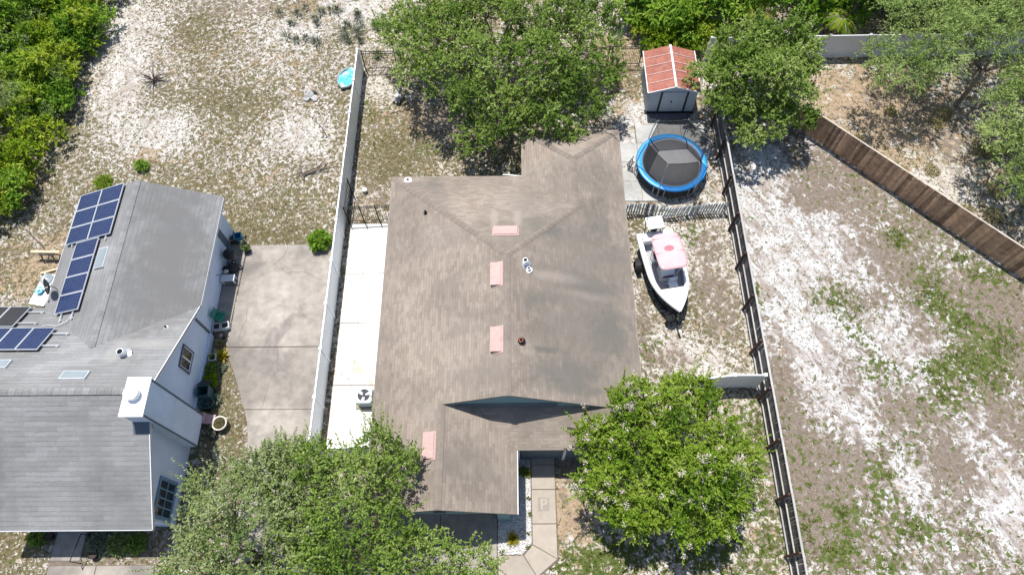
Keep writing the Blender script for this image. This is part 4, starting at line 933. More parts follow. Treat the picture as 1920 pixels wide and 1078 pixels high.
MB().bar((2.3,0,.42), (3.15,0,.40), .09, .09).build('tongue', 'black', tl); MB().box(3.15,3.32,-.06,.06,.37,.47).build('coupler', 'steel', tl)
MB().bar((2.62,0,.42), (2.55,0,1.15), .07, .07).build('winch_post', 'steel', tl); MB().box(2.45,2.66,-.11,.11,1.0,1.16).build('winch', 'black', tl)
sp_ = MB().lathe([(.16,-.08),(.28,-.09),(.3,0),(.28,.09),(.16,.08),(.16,-.08)], 20).build('spare_wheel', 'rubber', tl, True); sp_.location = (2.45,-.32,.62); sp_.rotation_euler = (.9,0,.3)
MB().lathe([(0,-.04),(.16,-.05),(.16,.05),(0,.04)], 16).build('rim', 'dark_plastic', sp_)
MB().tube([(2.9,.16,.85),(2.9,.16,.05)], .03, 8).build('jack', 'steel', tl)

# ------------------------------------------------------------------ air conditioner
ac = thing('air_conditioner', 'grey air conditioner unit on the white path beside brown house', 'air conditioner', (-7.24,10.15,.066), 0, local=True)
MB().box(-.5,.5,-.5,.5,0,.05).build('pad', 'concrete', ac)
MB().box(-.36,.36,-.36,.36,.05,.72).build('cabinet', 'ac_grey', ac, bevel=.04)
lv_ = MB()
for k in range(11):
    z = .1+k*.054
    for s_ in (-1, 1): lv_.box(-.31,.31,s_*.365-.008,s_*.365+.008,z,z+.022); lv_.box(s_*.365-.008,s_*.365+.008,-.31,.31,z,z+.022)
lv_.build('louvre', 'ac_grey', ac)
tpb = MB(); ring_n = 32
for k in range(ring_n):
    a = 2*math.pi*(k+.5)/ring_n; c_, s_ = math.cos(a), math.sin(a); m_ = max(abs(c_), abs(s_)); rr = .385/m_*(1-.07*(min(abs(c_), abs(s_))/m_)**6)
    for r, z in ((rr,.70),(rr,.765),(.30,.765),(.30,.70)): tpb.v.append((r*c_, r*s_, z))
for k in range(ring_n):
    k2 = (k+1) % ring_n
    for j in range(4): tpb.f.append((4*k+j, 4*k2+j, 4*k2+(j+1) % 4, 4*k+(j+1) % 4))
tpb.build('top_panel', M['vinyl_grey'], ac)
MB().lathe([(0,.722),(.299,.722)], 24).build('fan_well', 'dark_plastic', ac)
for k in range(3):
    a = 2*math.pi*k/3+.5; pts = [(.06,-.05),(.27,-.12),(.29,.05),(.08,.05)]
    MB().add([(*rot(p, a), .735+(.012 if i in (0,1) else 0)) for i, p in enumerate(pts)], [(0,1,2,3)]).build('fan_blade', 'vinyl_grey', ac)
gr = MB()
for r in (.07,.13,.19,.25): gr.tube([(r*math.cos(2*math.pi*k/24), r*math.sin(2*math.pi*k/24), .768) for k in range(25)], .003, 4, False)
for k in range(8): a = math.pi*k/4; gr.tube([(.03*math.cos(a),.03*math.sin(a),.77), (.31*math.cos(a),.31*math.sin(a),.77)], .0035, 4)
gr.build('fan_grille', 'black', ac)

# ------------------------------------------------------------------ small things
def pot(name, label, x, y, r, hh, m, soil=True, group=None, cat='plant pot', z=.06):
    p = thing(name, label, cat, (x,y,z), random.random()*6, group, local=True)
    MB().lathe([(0,.0),(r*.72,.0),(r*.95,hh*.9),(r*1.06,hh*.9),(r*1.06,hh),(r*.9,hh),(r*.86,hh*.85)], 18).build('pot', m, p, True)
    MB().lathe([(0,hh*.9),(r*.88,hh*.88)], 18).build('soil', 'soil', p)
    return p
def leaves_np(P0, D, L, W, rnd, up=.6, seed=0, U=None):
    n = len(P0); r = np.random.default_rng(seed)
    if U is None: U = r.normal(size=(n,3))*(1-up)+np.array([0,0,1])*up
    D = D/np.linalg.norm(D, axis=1, keepdims=True); Sd = np.cross(D, U); Sd /= np.linalg.norm(Sd, axis=1, keepdims=True)+1e-9
    Nn = np.cross(Sd, D); L = np.asarray(L)[:,None]; W = np.asarray(W)[:,None]
    v = np.empty((n,4,3)); v[:,0] = P0; v[:,1] = P0+D*L*.45+Sd*W*.5; v[:,2] = P0+D*L-Nn*L*.12; v[:,3] = P0+D*L*.45-Sd*W*.5
    return v.reshape(-1,3), np.arange(4*n).reshape(-1,4), np.clip(rnd, 0, 1)
def leaf_object(name, v, q, rnd, m, parent=None, local=False):
    if parent is not None and not local: v = v-np.array(ORG[parent.name])
    me = quadmesh(name, v, q); a = me.attributes.new('rnd', 'FLOAT', 'FACE'); a.data.foreach_set('value', rnd.astype(np.float32))
    me.materials.append(M[m]); o = bpy.data.objects.new(name, me); COL.objects.link(o)
    if parent is not None: o.parent = parent; ORG[o.name] = ORG[parent.name]
    return o
def tuft(parent, c, n, L, W, spread, m, seed, rise=1.0, name='foliage', local=True, r0=.05):
    r = np.random.default_rng(seed); a = r.random(n)*6.283; tilt = r.random(n)*spread
    D = np.stack([np.cos(a)*np.sin(tilt), np.sin(a)*np.sin(tilt), np.cos(tilt)*rise], 1)
    P0 = np.array(c)+np.stack([np.cos(a), np.sin(a), np.zeros(n)], 1)*r.random(n)[:,None]*r0
    v, q, rn = leaves_np(P0, D, L*(.6+.6*r.random(n)), W*(.7+.6*r.random(n)), r.random(n), .7, seed)
    return leaf_object(name, v, q, rn, m, parent, local)
def bush(parent, c, R_, n, L, W, m, seed, name='foliage', squash=.8, local=True):
    r = np.random.default_rng(seed); d = r.normal(size=(n,3)); d /= np.linalg.norm(d, axis=1, keepdims=True); d[:,2] = np.abs(d[:,2])*1.0-.15
    lump = 1+.25*np.sin(d[:,0]*5+seed)*np.cos(d[:,1]*6)
    P0 = np.array(c)+d*(R_*(.55+.45*r.random(n))*lump)[:,None]*np.array([1,1,squash])
    D = d+r.normal(size=(n,3))*.6
    v, q, rn = leaves_np(P0, D, L*(.6+.7*r.random(n)), W*(.7+.6*r.random(n)), .5*r.random(n)+.5*np.clip(lump-.6, 0, 1), .6, seed)
    return leaf_object(name, v, q, rn, m, parent, local)
# along the east wall of the grey house, from the far end
b = thing('bin', 'small blue plastic bin at the far corner of grey house', 'bin', (-15.0,19.3,0), .2, local=True)
MB().add([(-.15,-.15,0),(.15,-.15,0),(.15,.15,0),(-.15,.15,0),(-.2,-.2,.5),(.2,-.2,.5),(.2,.2,.5),(-.2,.2,.5),(-.17,-.17,.5),(.17,-.17,.5),(.17,.17,.5),(-.17,.17,.5),(-.13,-.13,.05),(.13,-.13,.05),(.13,.13,.05),(-.13,.13,.05)],
    [(3,2,1,0),(0,1,5,4),(1,2,6,5),(2,3,7,6),(3,0,4,7),(4,5,9,8),(5,6,10,9),(6,7,11,10),(7,4,8,11),(8,9,13,12),(9,10,14,13),(10,11,15,14),(11,8,12,15),(12,13,14,15)]).build('body', 'blue_plastic', b)
pot('plant_pot', 'terracotta pot beside the blue bin', -15.35,19.25,.17,.3,'terracotta', z=0)
p = pot('potted_plant', 'cream pot with pale spiky plant at the driveway corner', -14.6,18.85,.2,.34,'cream_pot', cat='potted plant'); tuft(p, (0,0,.3), 60, .35, .05, 1.3, 'leaf_grey', 3)
p = pot('potted_plant', 'black pot with dark plant at the driveway corner', -14.45,18.55,.2,.32,'dark_plastic', cat='potted plant'); tuft(p, (0,0,.28), 50, .3, .06, 1.2, 'leaf_oak', 4)
kg = thing('kettle_grill', 'black kettle grill standing by the grey house wall', 'grill', (-15.1,17.95,.06), .4, local=True)
MB().lathe([(.05,.5),(.22,.55),(.3,.72),(.3,.76)], 20).build('bowl', 'black', kg, True); MB().lathe([(.31,.76),(.28,.9),(.14,1.0),(0,1.02)], 20).build('lid', 'black', kg, True)
for k in range(3): a = k*2.09; MB().tube([(.2*math.cos(a),.2*math.sin(a),.58),(.3*math.cos(a),.3*math.sin(a),0)], .015, 6).build('leg', 'steel', kg)
ty = thing('mower', 'black push mower with round wheels by the kettle grill', 'mower', (-15.05,17.45,.06), .9, local=True)
MB().lathe([(0,.34),(.16,.34),(.2,.28),(.27,.2),(.3,.1)], 16, (0,0,0), 1.2, 1).build('deck', 'dark_plastic', ty, True); MB().lathe([(0,.5),(.12,.48),(.15,.34)], 12).build('engine', 'black', ty, True)
for (x, y, r) in ((.3,.28,.11),(.3,-.28,.11),(-.3,.3,.15),(-.3,-.3,.15)):
    w_ = MB().lathe([(.05,-.03),(r,-.03),(r,.03),(.05,.03),(.05,-.03)], 16).build('wheel', 'rubber', ty); w_.location = (x,y,r); w_.rotation_euler = (math.pi/2,0,0)
    MB().lathe([(0,-.035),(.055,-.035),(.055,.035),(0,.035)], 10).build('hub', 'white', w_)
for y in (-.2,.2): MB().tube([(-.25,y,.25),(-.9,y,.9)], .015, 6).build('handle_bar', 'black', ty)
MB().tube([(-.9,-.2,.9),(-.9,.2,.9)], .018, 6).build('grip', 'black', ty)
p = pot('bucket', 'small white lidded bucket against the pale blue wall', -15.28,17.15,.14,.3,'dark_plastic', cat='bucket'); MB().lathe([(0,.33),(.13,.32),(.15,.28)], 16).build('lid', 'cream_pot', p)
bn = thing('bench', 'pale grey bench on the dark strip beside the wall', 'bench', (-15.08,16.72,.06), .03, local=True)
MB().box(-.36,.36,-.2,.2,.38,.44).build('seat', 'vinyl_grey', bn, bevel=.015)
for x in (-.3,.3):
    for y in (-.15,.15): MB().box(x-.03,x+.03,y-.03,y+.03,0,.38).build('leg', 'vinyl_grey', bn)
gc = thing('chair', 'green plastic garden chair by the grey house', 'chair', (-15.1,14.5,.06), 1.3, local=True)
MB().box(-.24,.24,-.23,.23,.40,.44).build('seat', 'green_plastic', gc, bevel=.02)
bk = MB()
for k in range(5): x = -.2+k*.1; bk.box(x-.03,x+.03,.2,.24,.44,.86)
bk.box(-.25,.25,.195,.245,.84,.9); bk.build('backrest', 'green_plastic', gc)
for x in (-.22,.22):
    for y in (-.2,.2): MB().tube([(x,y,.42),(x*1.15,y*1.15,0)], .025, 6).build('leg', 'green_plastic', gc)
    MB().tube([(x*1.1,-.2,.42),(x*1.15,-.2,.62),(x*1.15,.2,.66)], .022, 6).build('armrest', 'green_plastic', gc)
def crate(label, x, y, rz, a, b_, m='fascia_white'):
    c = thing('planter_box', label, 'planter', (x,y,.04), rz, local=True)
    for (x0,x1,y0,y1) in ((-a,a,-b_,-b_+.03),(-a,a,b_-.03,b_),(-a,-a+.03,-b_+.03,b_-.03),(a-.03,a,-b_+.03,b_-.03)): MB().box(x0,x1,y0,y1,0,.3).build('side', m, c)
    MB().box(-a+.03,a-.03,-b_+.03,b_-.03,.0,.2).build('soil', 'soil', c); return c
crate('square white rimmed planter box against the wall by green chair', -15.25,14.02,.1,.19,.19); crate('white rimmed planter box at the driveway edge by green chair', -14.82,14.08,.25,.2,.18)
c = crate('white square planter with leaves below the gable window', -15.15,12.35,.1,.18,.18); tuft(c, (0,0,.2), 40, .25, .06, 1.3, 'leaf_oak', 8)
p = pot('potted_plant', 'small pot with white flower at the strip end', -14.9,13.55,.1,.18,'dark_plastic', cat='potted plant', z=.02); tuft(p, (0,0,.15), 30, .14, .05, 1.3, 'petal', 9)
p = pot('potted_plant', 'small terracotta pot by the driveway curve', -14.95,13.15,.13,.2,'terracotta', cat='potted plant', z=.02); tuft(p, (0,0,.16), 40, .2, .05, 1.2, 'leaf_oak', 10)
p = thing('plant', 'yellow green leafy plant at the driveway curve', 'plant', (-14.82,12.45,0), 0, local=True); tuft(p, (0,0,.02), 120, .38, .07, 1.3, 'leaf_yellow', 11, r0=.15)
p = thing('plant', 'grey white spotted plant beside the driveway curve', 'plant', (-14.75,11.85,0), 0, local=True); bush(p, (0,0,.1), .3, 220, .11, .06, 'leaf_grey', 12)
p = thing('plant', 'dark leafy shrub under the gable window', 'plant', (-15.1,11.75,0), 0, local=True); bush(p, (0,0,.2), .34, 420, .14, .06, 'leaf_oak', 13)
p = thing('plant', 'bright green shrub next to the wheeled bin', 'plant', (-15.05,11.15,0), 0, local=True); bush(p, (0,0,.25), .34, 480, .15, .06, 'leaf_bright', 14)
wbn = thing('wheeled_bin', 'dark teal wheeled bin with open lid beside pale blue wall', 'bin', (-15.02,10.4,0), math.radians(95), local=True)
ob = MB().add([(-.2,-.24,0.05),(.2,-.24,.05),(.2,.24,.05),(-.2,.24,.05),(-.27,-.29,.95),(.27,-.29,.95),(.27,.29,.95),(-.27,.29,.95),(-.24,-.26,.95),(.24,-.26,.95),(.24,.26,.95),(-.24,.26,.95),(-.18,-.2,.15),(.18,-.2,.15),(.18,.2,.15),(-.18,.2,.15)],
    [(3,2,1,0),(0,1,5,4),(1,2,6,5),(2,3,7,6),(3,0,4,7),(4,5,9,8),(5,6,10,9),(6,7,11,10),(7,4,8,11),(8,9,13,12),(9,10,14,13),(10,11,15,14),(11,8,12,15),(12,13,14,15)]); ob.build('body', 'teal_plastic', wbn)
MB().add([(.28,-.29,.95),(.28,.29,.95),(.62,.27,.55),(.62,-.27,.55),(.31,-.29,.97),(.31,.29,.97),(.65,.27,.57),(.65,-.27,.57)], [(0,1,2,3),(7,6,5,4),(0,4,5,1),(1,5,6,2),(2,6,7,3),(3,7,4,0)]).build('lid', 'dark_plastic', wbn)
MB().tube([(.3,-.25,.9),(.36,-.25,.9),(.36,.25,.9),(.3,.25,.9)], .018, 6).build('handle', 'dark_plastic', wbn)
for y in (-.26,.26):
    w_ = MB().lathe([(.03,-.03),(.12,-.03),(.12,.03),(.03,.03)], 14).build('wheel', 'rubber', wbn); w_.location = (.2,y,.12); w_.rotation_euler = (math.pi/2,0,0)
wb2 = thing('tub', 'round dark teal tub standing before the wheeled bin', 'tub', (-14.98,9.95,0), 0, local=True)
MB().lathe([(0,.04),(.28,.02),(.34,.4),(.37,.4),(.37,.43),(.32,.42),(.26,.08),(0,.07)], 24, (0,0,0), 1.05, .8).build('tub', 'teal_plastic', wb2, True)
p = thing('plant', 'grey white variegated plant left of the grass strip', 'plant', (-14.72,10.2,0), 0, local=True); bush(p, (0,0,.12), .32, 240, .12, .07, 'leaf_grey', 15); tuft(p, (0,0,.1), 60, .3, .05, 1.3, 'leaf_oak', 16, name='stems')
fc = thing('folding_chair', 'faded mauve canvas chair near the chimney base', 'chair', (-14.62,9.15,0), 1.5, local=True)
MB().box(-.22,.22,-.22,.22,.38,.405).build('seat', 'mauve', fc); MB().add([(-.22,.22,.42),(.22,.22,.42),(.22,.4,.82),(-.22,.4,.82),(-.22,.24,.42),(.22,.24,.42),(.22,.42,.82),(-.22,.42,.82)], [(0,1,2,3),(7,6,5,4),(3,2,6,7),(0,4,5,1),(1,5,6,2),(0,3,7,4)]).build('backrest', 'mauve', fc)
for x in (-.24,.24): MB().tube([(x,-.25,0),(x,.22,.42),(x,.42,.84)], .012, 5).build('leg', 'steel', fc); MB().tube([(x,.3,0),(x,-.22,.4)], .012, 5).build('leg', 'steel', fc)
p = pot('planter', 'large round cream planter with moss beside the driveway curve', -14.15,8.95,.34,.42,'cream_pot', cat='planter', z=0); tuft(p, (0,0,.36), 200, .1, .03, 1.4, 'grass', 18, r0=.28)
p = pot('plant_pot', 'small dark pot below the large cream planter', -14.5,8.45,.22,.3,'dark_plastic', z=0); tuft(p, (0,0,.26), 40, .22, .05, 1.3, 'leaf_grey', 19)
p = pot('plant_pot', 'pale pot nestled between chair and cream planter', -14.48,8.8,.17,.26,'cream_pot', z=0); tuft(p, (0,0,.22), 50, .2, .05, 1.3, 'leaf_oak', 20)
rk = thing('rake', 'dark garden rake leaning near the chimney', 'rake', (-15.0,9.6,0)); MB().tube([(-14.95,9.65,.02),(-14.9,9.25,1.2)], .016, 6).build('shaft', 'black', rk); MB().bar((-15.1,9.68,.05),(-14.8,9.64,.05), .03, .05).build('head', 'black', rk)
# west side of the grey house
tbw = thing('table', 'white work table left of the grey roof', 'table', (-24.4,16.0,0), -.18, local=True)
MB().box(-.42,.42,-.9,.9,.7,.75).build('table_top', 'white', tbw)
for x in (-.36,.36):
    for y in (-.82,.82): MB().box(x-.03,x+.03,y-.03,y+.03,0,.7).build('leg', 'lumber', tbw)
o_ = thing('basin', 'pale grey basin on the white work table', 'basin', (-24.35,16.55,.755), 0, local=True); MB().lathe([(0,.01),(.22,0),(.3,.14),(.33,.14),(.32,.15),(.21,.03),(0,.03)], 20).build('basin', 'skyglass', o_, True)
o_ = thing('bucket', 'bright cyan tub on the white work table', 'bucket', (-24.5,15.85,.755), 0, local=True); MB().lathe([(0,.01),(.13,0),(.2,.2),(.22,.2),(.19,.21),(.12,.04),(0,.04)], 18).build('tub', 'cyan', o_, True)
o_ = thing('cloth', 'crumpled white cloth on the work table', 'cloth', (-24.25,15.6,.755), 0, local=True)
cb = MB()
for i in range(9):
    for j in range(9): cb.v.append((-.25+.0625*i+.02*math.sin(j*2), -.3+.07*j+.02*math.cos(i*3), .02+.06*random.random()))
for i in range(8):
    for j in range(8): a = i*9+j; cb.f.append((a, a+9, a+10, a+1))
cb.build('cloth', 'white', o_, True)
o_ = thing('board', 'pale board leaning across the white work table', 'board', (-24.1,16.2,.755)); MB().bar((-24.25,15.9,.8),(-23.95,16.6,.86), .1, .03).build('plank', 'fascia_white', o_)
lb = thing('sawhorse', 'dark sawhorse under pale lumber left of the grey roof', 'sawhorse', (-25.0,18.2,0)); 
for x in (-25.35,-24.75):
    for s_ in (-1,1): MB().bar((x,18.2,.55),(x+s_*.05,18.2+s_*.25,0), .06,.05).build('leg', 'grey_board', lb)
MB().bar((-25.45,18.2,.56),(-24.6,18.2,.56), .09,.07).build('beam', 'grey_board', lb)
o_ = thing('lumber', 'long pale timber lying on the sawhorse', 'timber', (-25.2,18.3,.6)); MB().bar((-25.85,18.32,.64),(-24.3,18.28,.64), .14,.06).build('timber', 'lumber', o_)
o_ = thing('lumber', 'pale timber on the ground below the sawhorse', 'timber', (-25.0,17.5,.0)); MB().bar((-25.4,17.3,.06),(-24.3,17.65,.06), .1,.05).build('timber', 'lumber', o_)
o_ = thing('pole', 'thin dark pole leaning toward the lumber', 'pole', (-26,19.3,0)); MB().tube([(-27.05,20.1,.05),(-25.2,18.5,.62)], .025, 6).build('shaft', 'brown_post', o_)
# neighbour's entrance
o_ = thing('handrail', 'thin black handrail post by the grey house entrance', 'handrail', (-19.0,2.6,0)); MB().tube([(-19.3,2.75,.0),(-19.3,2.75,.95),(-19.1,3.9,.98),(-19.1,3.9,0)], .022, 6).build('rail', 'black', o_)
for k, (x, y, r, lab) in enumerate(((-20.0+-1.5,3.85,.42,'dark leafy shrub left of the grey house entrance'),(-18.7,3.6,.45,'grey leafed shrub right of the grey house entrance'),(-17.8,3.55,.5,'broad dark shrub in the shaded bed before the grey house'),(-17.0,3.55,.42,'low dark shrub at the right end of the shaded bed'))):
    p = thing('shrub', lab, 'shrub', (x,y,0), 0, local=True); bush(p, (0,0,.15), r, 500, .16, .07, ('leaf_oak','leaf_grey','leaf_oak_b','leaf_oak')[k], 30+k)
for k, (x, y, lab) in enumerate(((-20.95,3.9,'black plant pot at the left of grey house door path'),(-18.95,3.95,'black plant pot at the right of grey house door path'),(-18.75,3.1,'low black pot among the shaded shrubs'))):
    pot('plant_pot', lab, x, y, .19, .32, 'black', z=0)
# brown house front bed
p = thing('plant', 'yellow green spiky plant in the white gravel bed', 'plant', (-.1,3.62,0), 0, local=True); tuft(p, (0,0,.05), 140, .34, .05, 1.35, 'leaf_yellow', 40, r0=.08)
p = thing('plant', 'small dark bush in the gravel near the porch', 'plant', (.42,6.6,0), 0, local=True); bush(p, (0,0,.12), .22, 200, .12, .06, 'leaf_oak', 41); tuft(p, (.15,-.05,.1), 26, .3, .07, 1.4, 'leaf_yellow', 42, name='yellow_leaves')
for k, (x, y) in enumerate(((.62,5.4),(.66,4.7),(.6,3.9),(.55,3.3),(-.6,3.1))):
    p = thing('weed', 'small green weed sprouting in the white gravel bed', 'weed', (x,y,0), 0, 'weeds in the gravel', local=True); tuft(p, (0,0,.03), 26, .14, .05, 1.4, 'grass', 43+k)
# yard oddments
pp_ = thing('paddling_pool', 'cyan crumpled paddling pool lying against the white fence', 'paddling pool', (-10.2,30.75,0))
ring = [(-9.75,31.5),(-9.55,31.0),(-9.6,30.55),(-10.1,30.05),(-10.45,29.9),(-10.75,30.4),(-10.8,30.95),(-10.45,31.35),(-10.05,31.6)]
MB().tube([(x,y,.18+.06*math.sin(i*2.1)) for i,(x,y) in enumerate(ring+ring[:1])], .075, 8, False).build('rim', 'skyglass', pp_, True)
fm_ = MB(); cxy = (-10.2,30.8)
for r_ in range(6):
    for i, (x, y) in enumerate(ring): f = r_/5; fm_.v.append((cxy[0]+(x-cxy[0])*f, cxy[1]+(y-cxy[1])*f, .06+.16*f*f+random.uniform(-.04,.05)))
nr = len(ring)
for r_ in range(5):
    for i in range(nr): fm_.f.append((r_*nr+i, r_*nr+(i+1) % nr, (r_+1)*nr+(i+1) % nr, (r_+1)*nr+i))
fm_.build('floor', 'cyan', pp_)
ry = thing('ride_on_toy', 'small white and blue ride-on toy under the shaggy oak', 'toy', (-6.9,29.05,0), 1.2, local=True)
MB().lathe([(0,.2),(.2,.22),(.24,.36),(.16,.5),(0,.53)], 16, (0,0,0), 1.5, .8).build('body', M['ac_grey'], ry, True)
MB().lathe([(0,.0),(.14,.03),(.17,.14),(.1,.26),(0,.28)], 14, (.32,.02,.5)).build('head', 'skyglass', ry, True); MB().lathe([(0,.0),(.11,.02),(.13,.1),(0,.16)], 12, (-.12,0,.5), 1.3, 1).build('saddle', 'white', ry, True)
for (x, y) in ((.25,.17),(.25,-.17),(-.25,.17),(-.25,-.17)):
    MB().tube([(x*.8,y*.7,.3),(x,y,.04)], .035, 6).build('leg', 'white', ry)
    w_ = MB().lathe([(0,-.025),(.08,-.025),(.08,.025),(0,.025)], 12).build('wheel', 'rubber', ry); w_.location = (x*1.1,y*1.2,.08); w_.rotation_euler = (math.pi/2,0,0)
MB().tube([(.3,-.2,.66),(.3,.2,.66)], .015, 6).build('handlebar', 'black', ry)
def rock(parent, c, r, seed, m='stone'):
    rr = random.Random(seed); b = MB(); n = 8
    prof = [(0,0),(.8,.05),(1,.35),(.75,.7),(0,.85)]
    for (pr, pz) in prof:
        for k in range(n): a = 2*math.pi*k/n; q = pr*r*(.75+.5*rr.random()); b.v.append((c[0]+q*math.cos(a), c[1]+q*math.sin(a), c[2]+pz*r*(.8+.3*rr.random())))
    for i in range(4):
        for k in range(n): b.f.append((i*n+k, i*n+(k+1) % n, (i+1)*n+(k+1) % n, (i+1)*n+k))
    return b.build('stone', m, parent)
db = thing('rubble', 'pale broken concrete lump in the weedy left lot', 'rubble', (-12.3,29.4,0))
rock(db, (-12.4,29.5,0), .3, 1, 'patio'); rock(db, (-12.1,29.25,0), .22, 2, 'stone'); rock(db, (-12.55,29.2,0), .2, 3, 'patio'); rock(db, (-12.2,29.7,0), .16, 4, 'dark_plastic')
def dead(name, label, cat, x, y, n, L, seed, r=.02, flat=.5, rz=0):
    t_ = thing(name, label, cat, (x,y,0)); rr = random.Random(seed); b = MB()
    for k in range(n):
        a = rr.random()*6.28; e_ = flat*rr.random()+.08; l_ = L*(.5+.6*rr.random()); pts = [(x,y,.03)]; d = Vector((math.cos(a)*math.cos(e_), math.sin(a)*math.cos(e_), math.sin(e_)))
        for i in range(1, 5): d = (d+Vector((rr.uniform(-.25,.25), rr.uniform(-.25,.25), rr.uniform(-.1,.1)))).normalized(); q = Vector(pts[-1])+d*l_/4; pts.append((q.x,q.y,max(q.z,.03)))
        b.tube(pts, [r, r*.8, r*.6, r*.45, r*.25], 4)
        for i in (2, 3): 
            s0 = Vector(pts[i]); d2 = (d+Vector((rr.uniform(-1,1), rr.uniform(-1,1), .2))).normalized(); b.tube([tuple(s0), tuple(s0+d2*l_*.3)], [r*.4, r*.15], 4)
    b.build('branches', 'twig', t_); return t_
dead('dead_shrub', 'dark leafless dead shrub on the sand at upper left', 'shrub', -22.3,30.8, 34, 1.1, 5, .03, 1.1)
cbr = thing('cut_branch', 'dark cut branch with forked stems lying near the white fence', 'branch', (-11.3,23.9,0)); b = MB()
for a, c in (((-12.1,23.6,.1),(-10.1,24.3,.35)),((-12.0,23.55,.08),(-10.4,23.95,.2)),((-12.1,23.6,.08),(-12.4,23.9,.25)),((-12.1,23.6,.08),(-12.0,23.2,.1)),((-11.2,23.9,.2),(-10.8,24.5,.3)),((-12.05,23.6,.1),(-12.5,23.5,.05))):
    a = Vector(a); c = Vector(c); mdp = (a+c)/2+Vector((.05,.08,.06)); b.tube([tuple(a), tuple(mdp), tuple(c)], [.05,.035,.015], 5)
b.build('stems', 'twig', cbr)
sp2 = thing('dead_sapling', 'thin bare dead sapling west of the white fence', 'sapling', (-11.0,26.4,0)); b = MB()
b.tube([(-11.0,26.3,0),(-11.15,26.45,.6),(-11.4,26.6,1.1),(-11.7,26.65,1.5)], [.03,.025,.018,.01], 5); b.tube([(-11.15,26.45,.6),(-10.9,26.75,.95)], [.02,.008], 5); b.tube([(-11.4,26.6,1.1),(-11.35,27.0,1.5)], [.015,.006], 5); b.build('stems', 'twig', sp2)
o_ = thing('bucket', 'small white pail on the bare ground by the white fence', 'bucket', (-8.4,22.4,0), 0, local=True); MB().lathe([(0,.01),(.1,0),(.13,.24),(.145,.24),(.12,.25),(.09,.03),(0,.03)], 16).build('pail', 'white', o_, True)
o_ = thing('ball', 'small pale ball on the sand beside the boat', 'ball', (9.2,16.6,.1), 0, local=True); MB().lathe([(0,-.1),(.06,-.085),(.1,0),(.06,.085),(0,.1)], 14).build('ball', 'cream_pot', o_, True)
o_ = thing('screen_door', 'small pale framed screen leaning in the corner of brown house', 'screen', (.3,22.3,0)); b = MB()
b.bar((-.5,22.15,.05),(-.5,22.15,1.9), .06,.06); b.bar((.75,22.0,.05),(.75,22.0,1.9), .06,.06); b.bar((-.5,22.15,1.9),(.75,22.0,1.9), .06,.06); b.build('frame', 'fascia_white', o_)
o_ = thing('stake', 'thin dark survey stake in front yard near the dark fence', 'stake', (9.9,3.6,0)); MB().bar((9.9,3.6,0),(9.9,3.6,.6), .04,.03).build('stake', 'teal_plastic', o_)

# ------------------------------------------------------------------ gravel and ground plants
def scatter_mask(n, x0, x1, y0, y1, seed):
    r = np.random.default_rng(seed); return r.uniform(x0, x1, n), r.uniform(y0, y1, n), r
def inpoly(x, y, poly):
    c = np.zeros(len(x), bool); n = len(poly)
    for i in range(n):
        (xa, ya), (xb, yb) = poly[i], poly[(i+1) % n]
        c ^= ((ya > y) != (yb > y)) & (x < (xb-xa)*(y-ya)/(yb-ya+1e-12)+xa)
    return c
bed = [(-.78,3.0),(.3,3.0),(.72,3.42),(.73,7.2),(-.35,7.2),(-.35,5.0),(-.78,4.4)]
gx, gy, r = scatter_mask(9000, -.8, .75, 2.95, 7.25, 5)
k = inpoly(gx, gy, bed); gx, gy = gx[k], gy[k]; n = len(gx)
MB().prism(bed, -.05, .012).build('gravel_bed', 'stone')['kind'] = 'structure'
oct_v = np.array([(1,0,0),(0,1,0),(-1,0,0),(0,-1,0),(0,0,1),(0,0,-1)], float); oct_f = np.array([(0,1,4),(1,2,4),(2,3,4),(3,0,4),(1,0,5),(2,1,5),(3,2,5),(0,3,5)])
sz = r.uniform(.015,.04,(n,1,1)); an = r.random(n)*6.28; v = oct_v[None]*sz*np.stack([r.uniform(.8,1.3,n), r.uniform(.7,1.1,n), r.uniform(.5,.9,n)], 1)[:,None]
v = np.stack([v[...,0]*np.cos(an)[:,None]-v[...,1]*np.sin(an)[:,None], v[...,0]*np.sin(an)[:,None]+v[...,1]*np.cos(an)[:,None], v[...,2]], -1)+np.stack([gx, gy, r.uniform(.015,.04,n)], 1)[:,None]
me = quadmesh('gravel', v.reshape(-1,3), (oct_f[None]+np.arange(n)[:,None,None]*6).reshape(-1,3)); a = me.attributes.new('rnd', 'FLOAT', 'FACE'); a.data.foreach_set('value', np.repeat(r.random(n), 8).astype(np.float32))
me.materials.append(leafmat('white_gravel', [(.34,.33,.33), (.58,.57,.56), (.72,.71,.7), (.8,.79,.78)], 0, .9)); o = bpy.data.objects.new('gravel', me); COL.objects.link(o); tag(o, 'white gravel bed between the garage and front walk', 'gravel', kind='stuff')

SOLID = [[(-5.9,4.9),(-.4,4.9),(-.4,9.2),(5.5,9.2),(5.5,24.2),(.9,24.2),(.9,21.2),(-5.9,21.2)], [(-22.1,4.3),(-15.5,4.3),(-15.5,20),(-22.1,20)], [(-26,9),(-22,9),(-22,13.6),(-26,13.6)],
         [(-14.6,19),(-14.7,12.9),(-13.2,9.7),(-12.7,7.6),(-12.6,-6),(-9.3,-6),(-9.3,19)], [(-9.3,7.5),(-5.9,7.5),(-5.9,20.4),(-9.3,20.4)], [(.7,7.9),(1.95,7.9),(1.95,2.7),(.95,1.9),(-.8,1.9),(-.8,7.9)],
         [(-6.3,-6),(-.75,-6),(-.75,4.9),(-6.3,4.9)], [(8,27.9),(11,27.9),(11,31),(8,31)], [(-20.8,5),(-19.3,5),(-19.3,2.7),(-16,2.7),(-16,1),(-20.8,1)], [(-15.6,14),(-14.6,14),(-14.5,19),(-15.6,19)], bed]
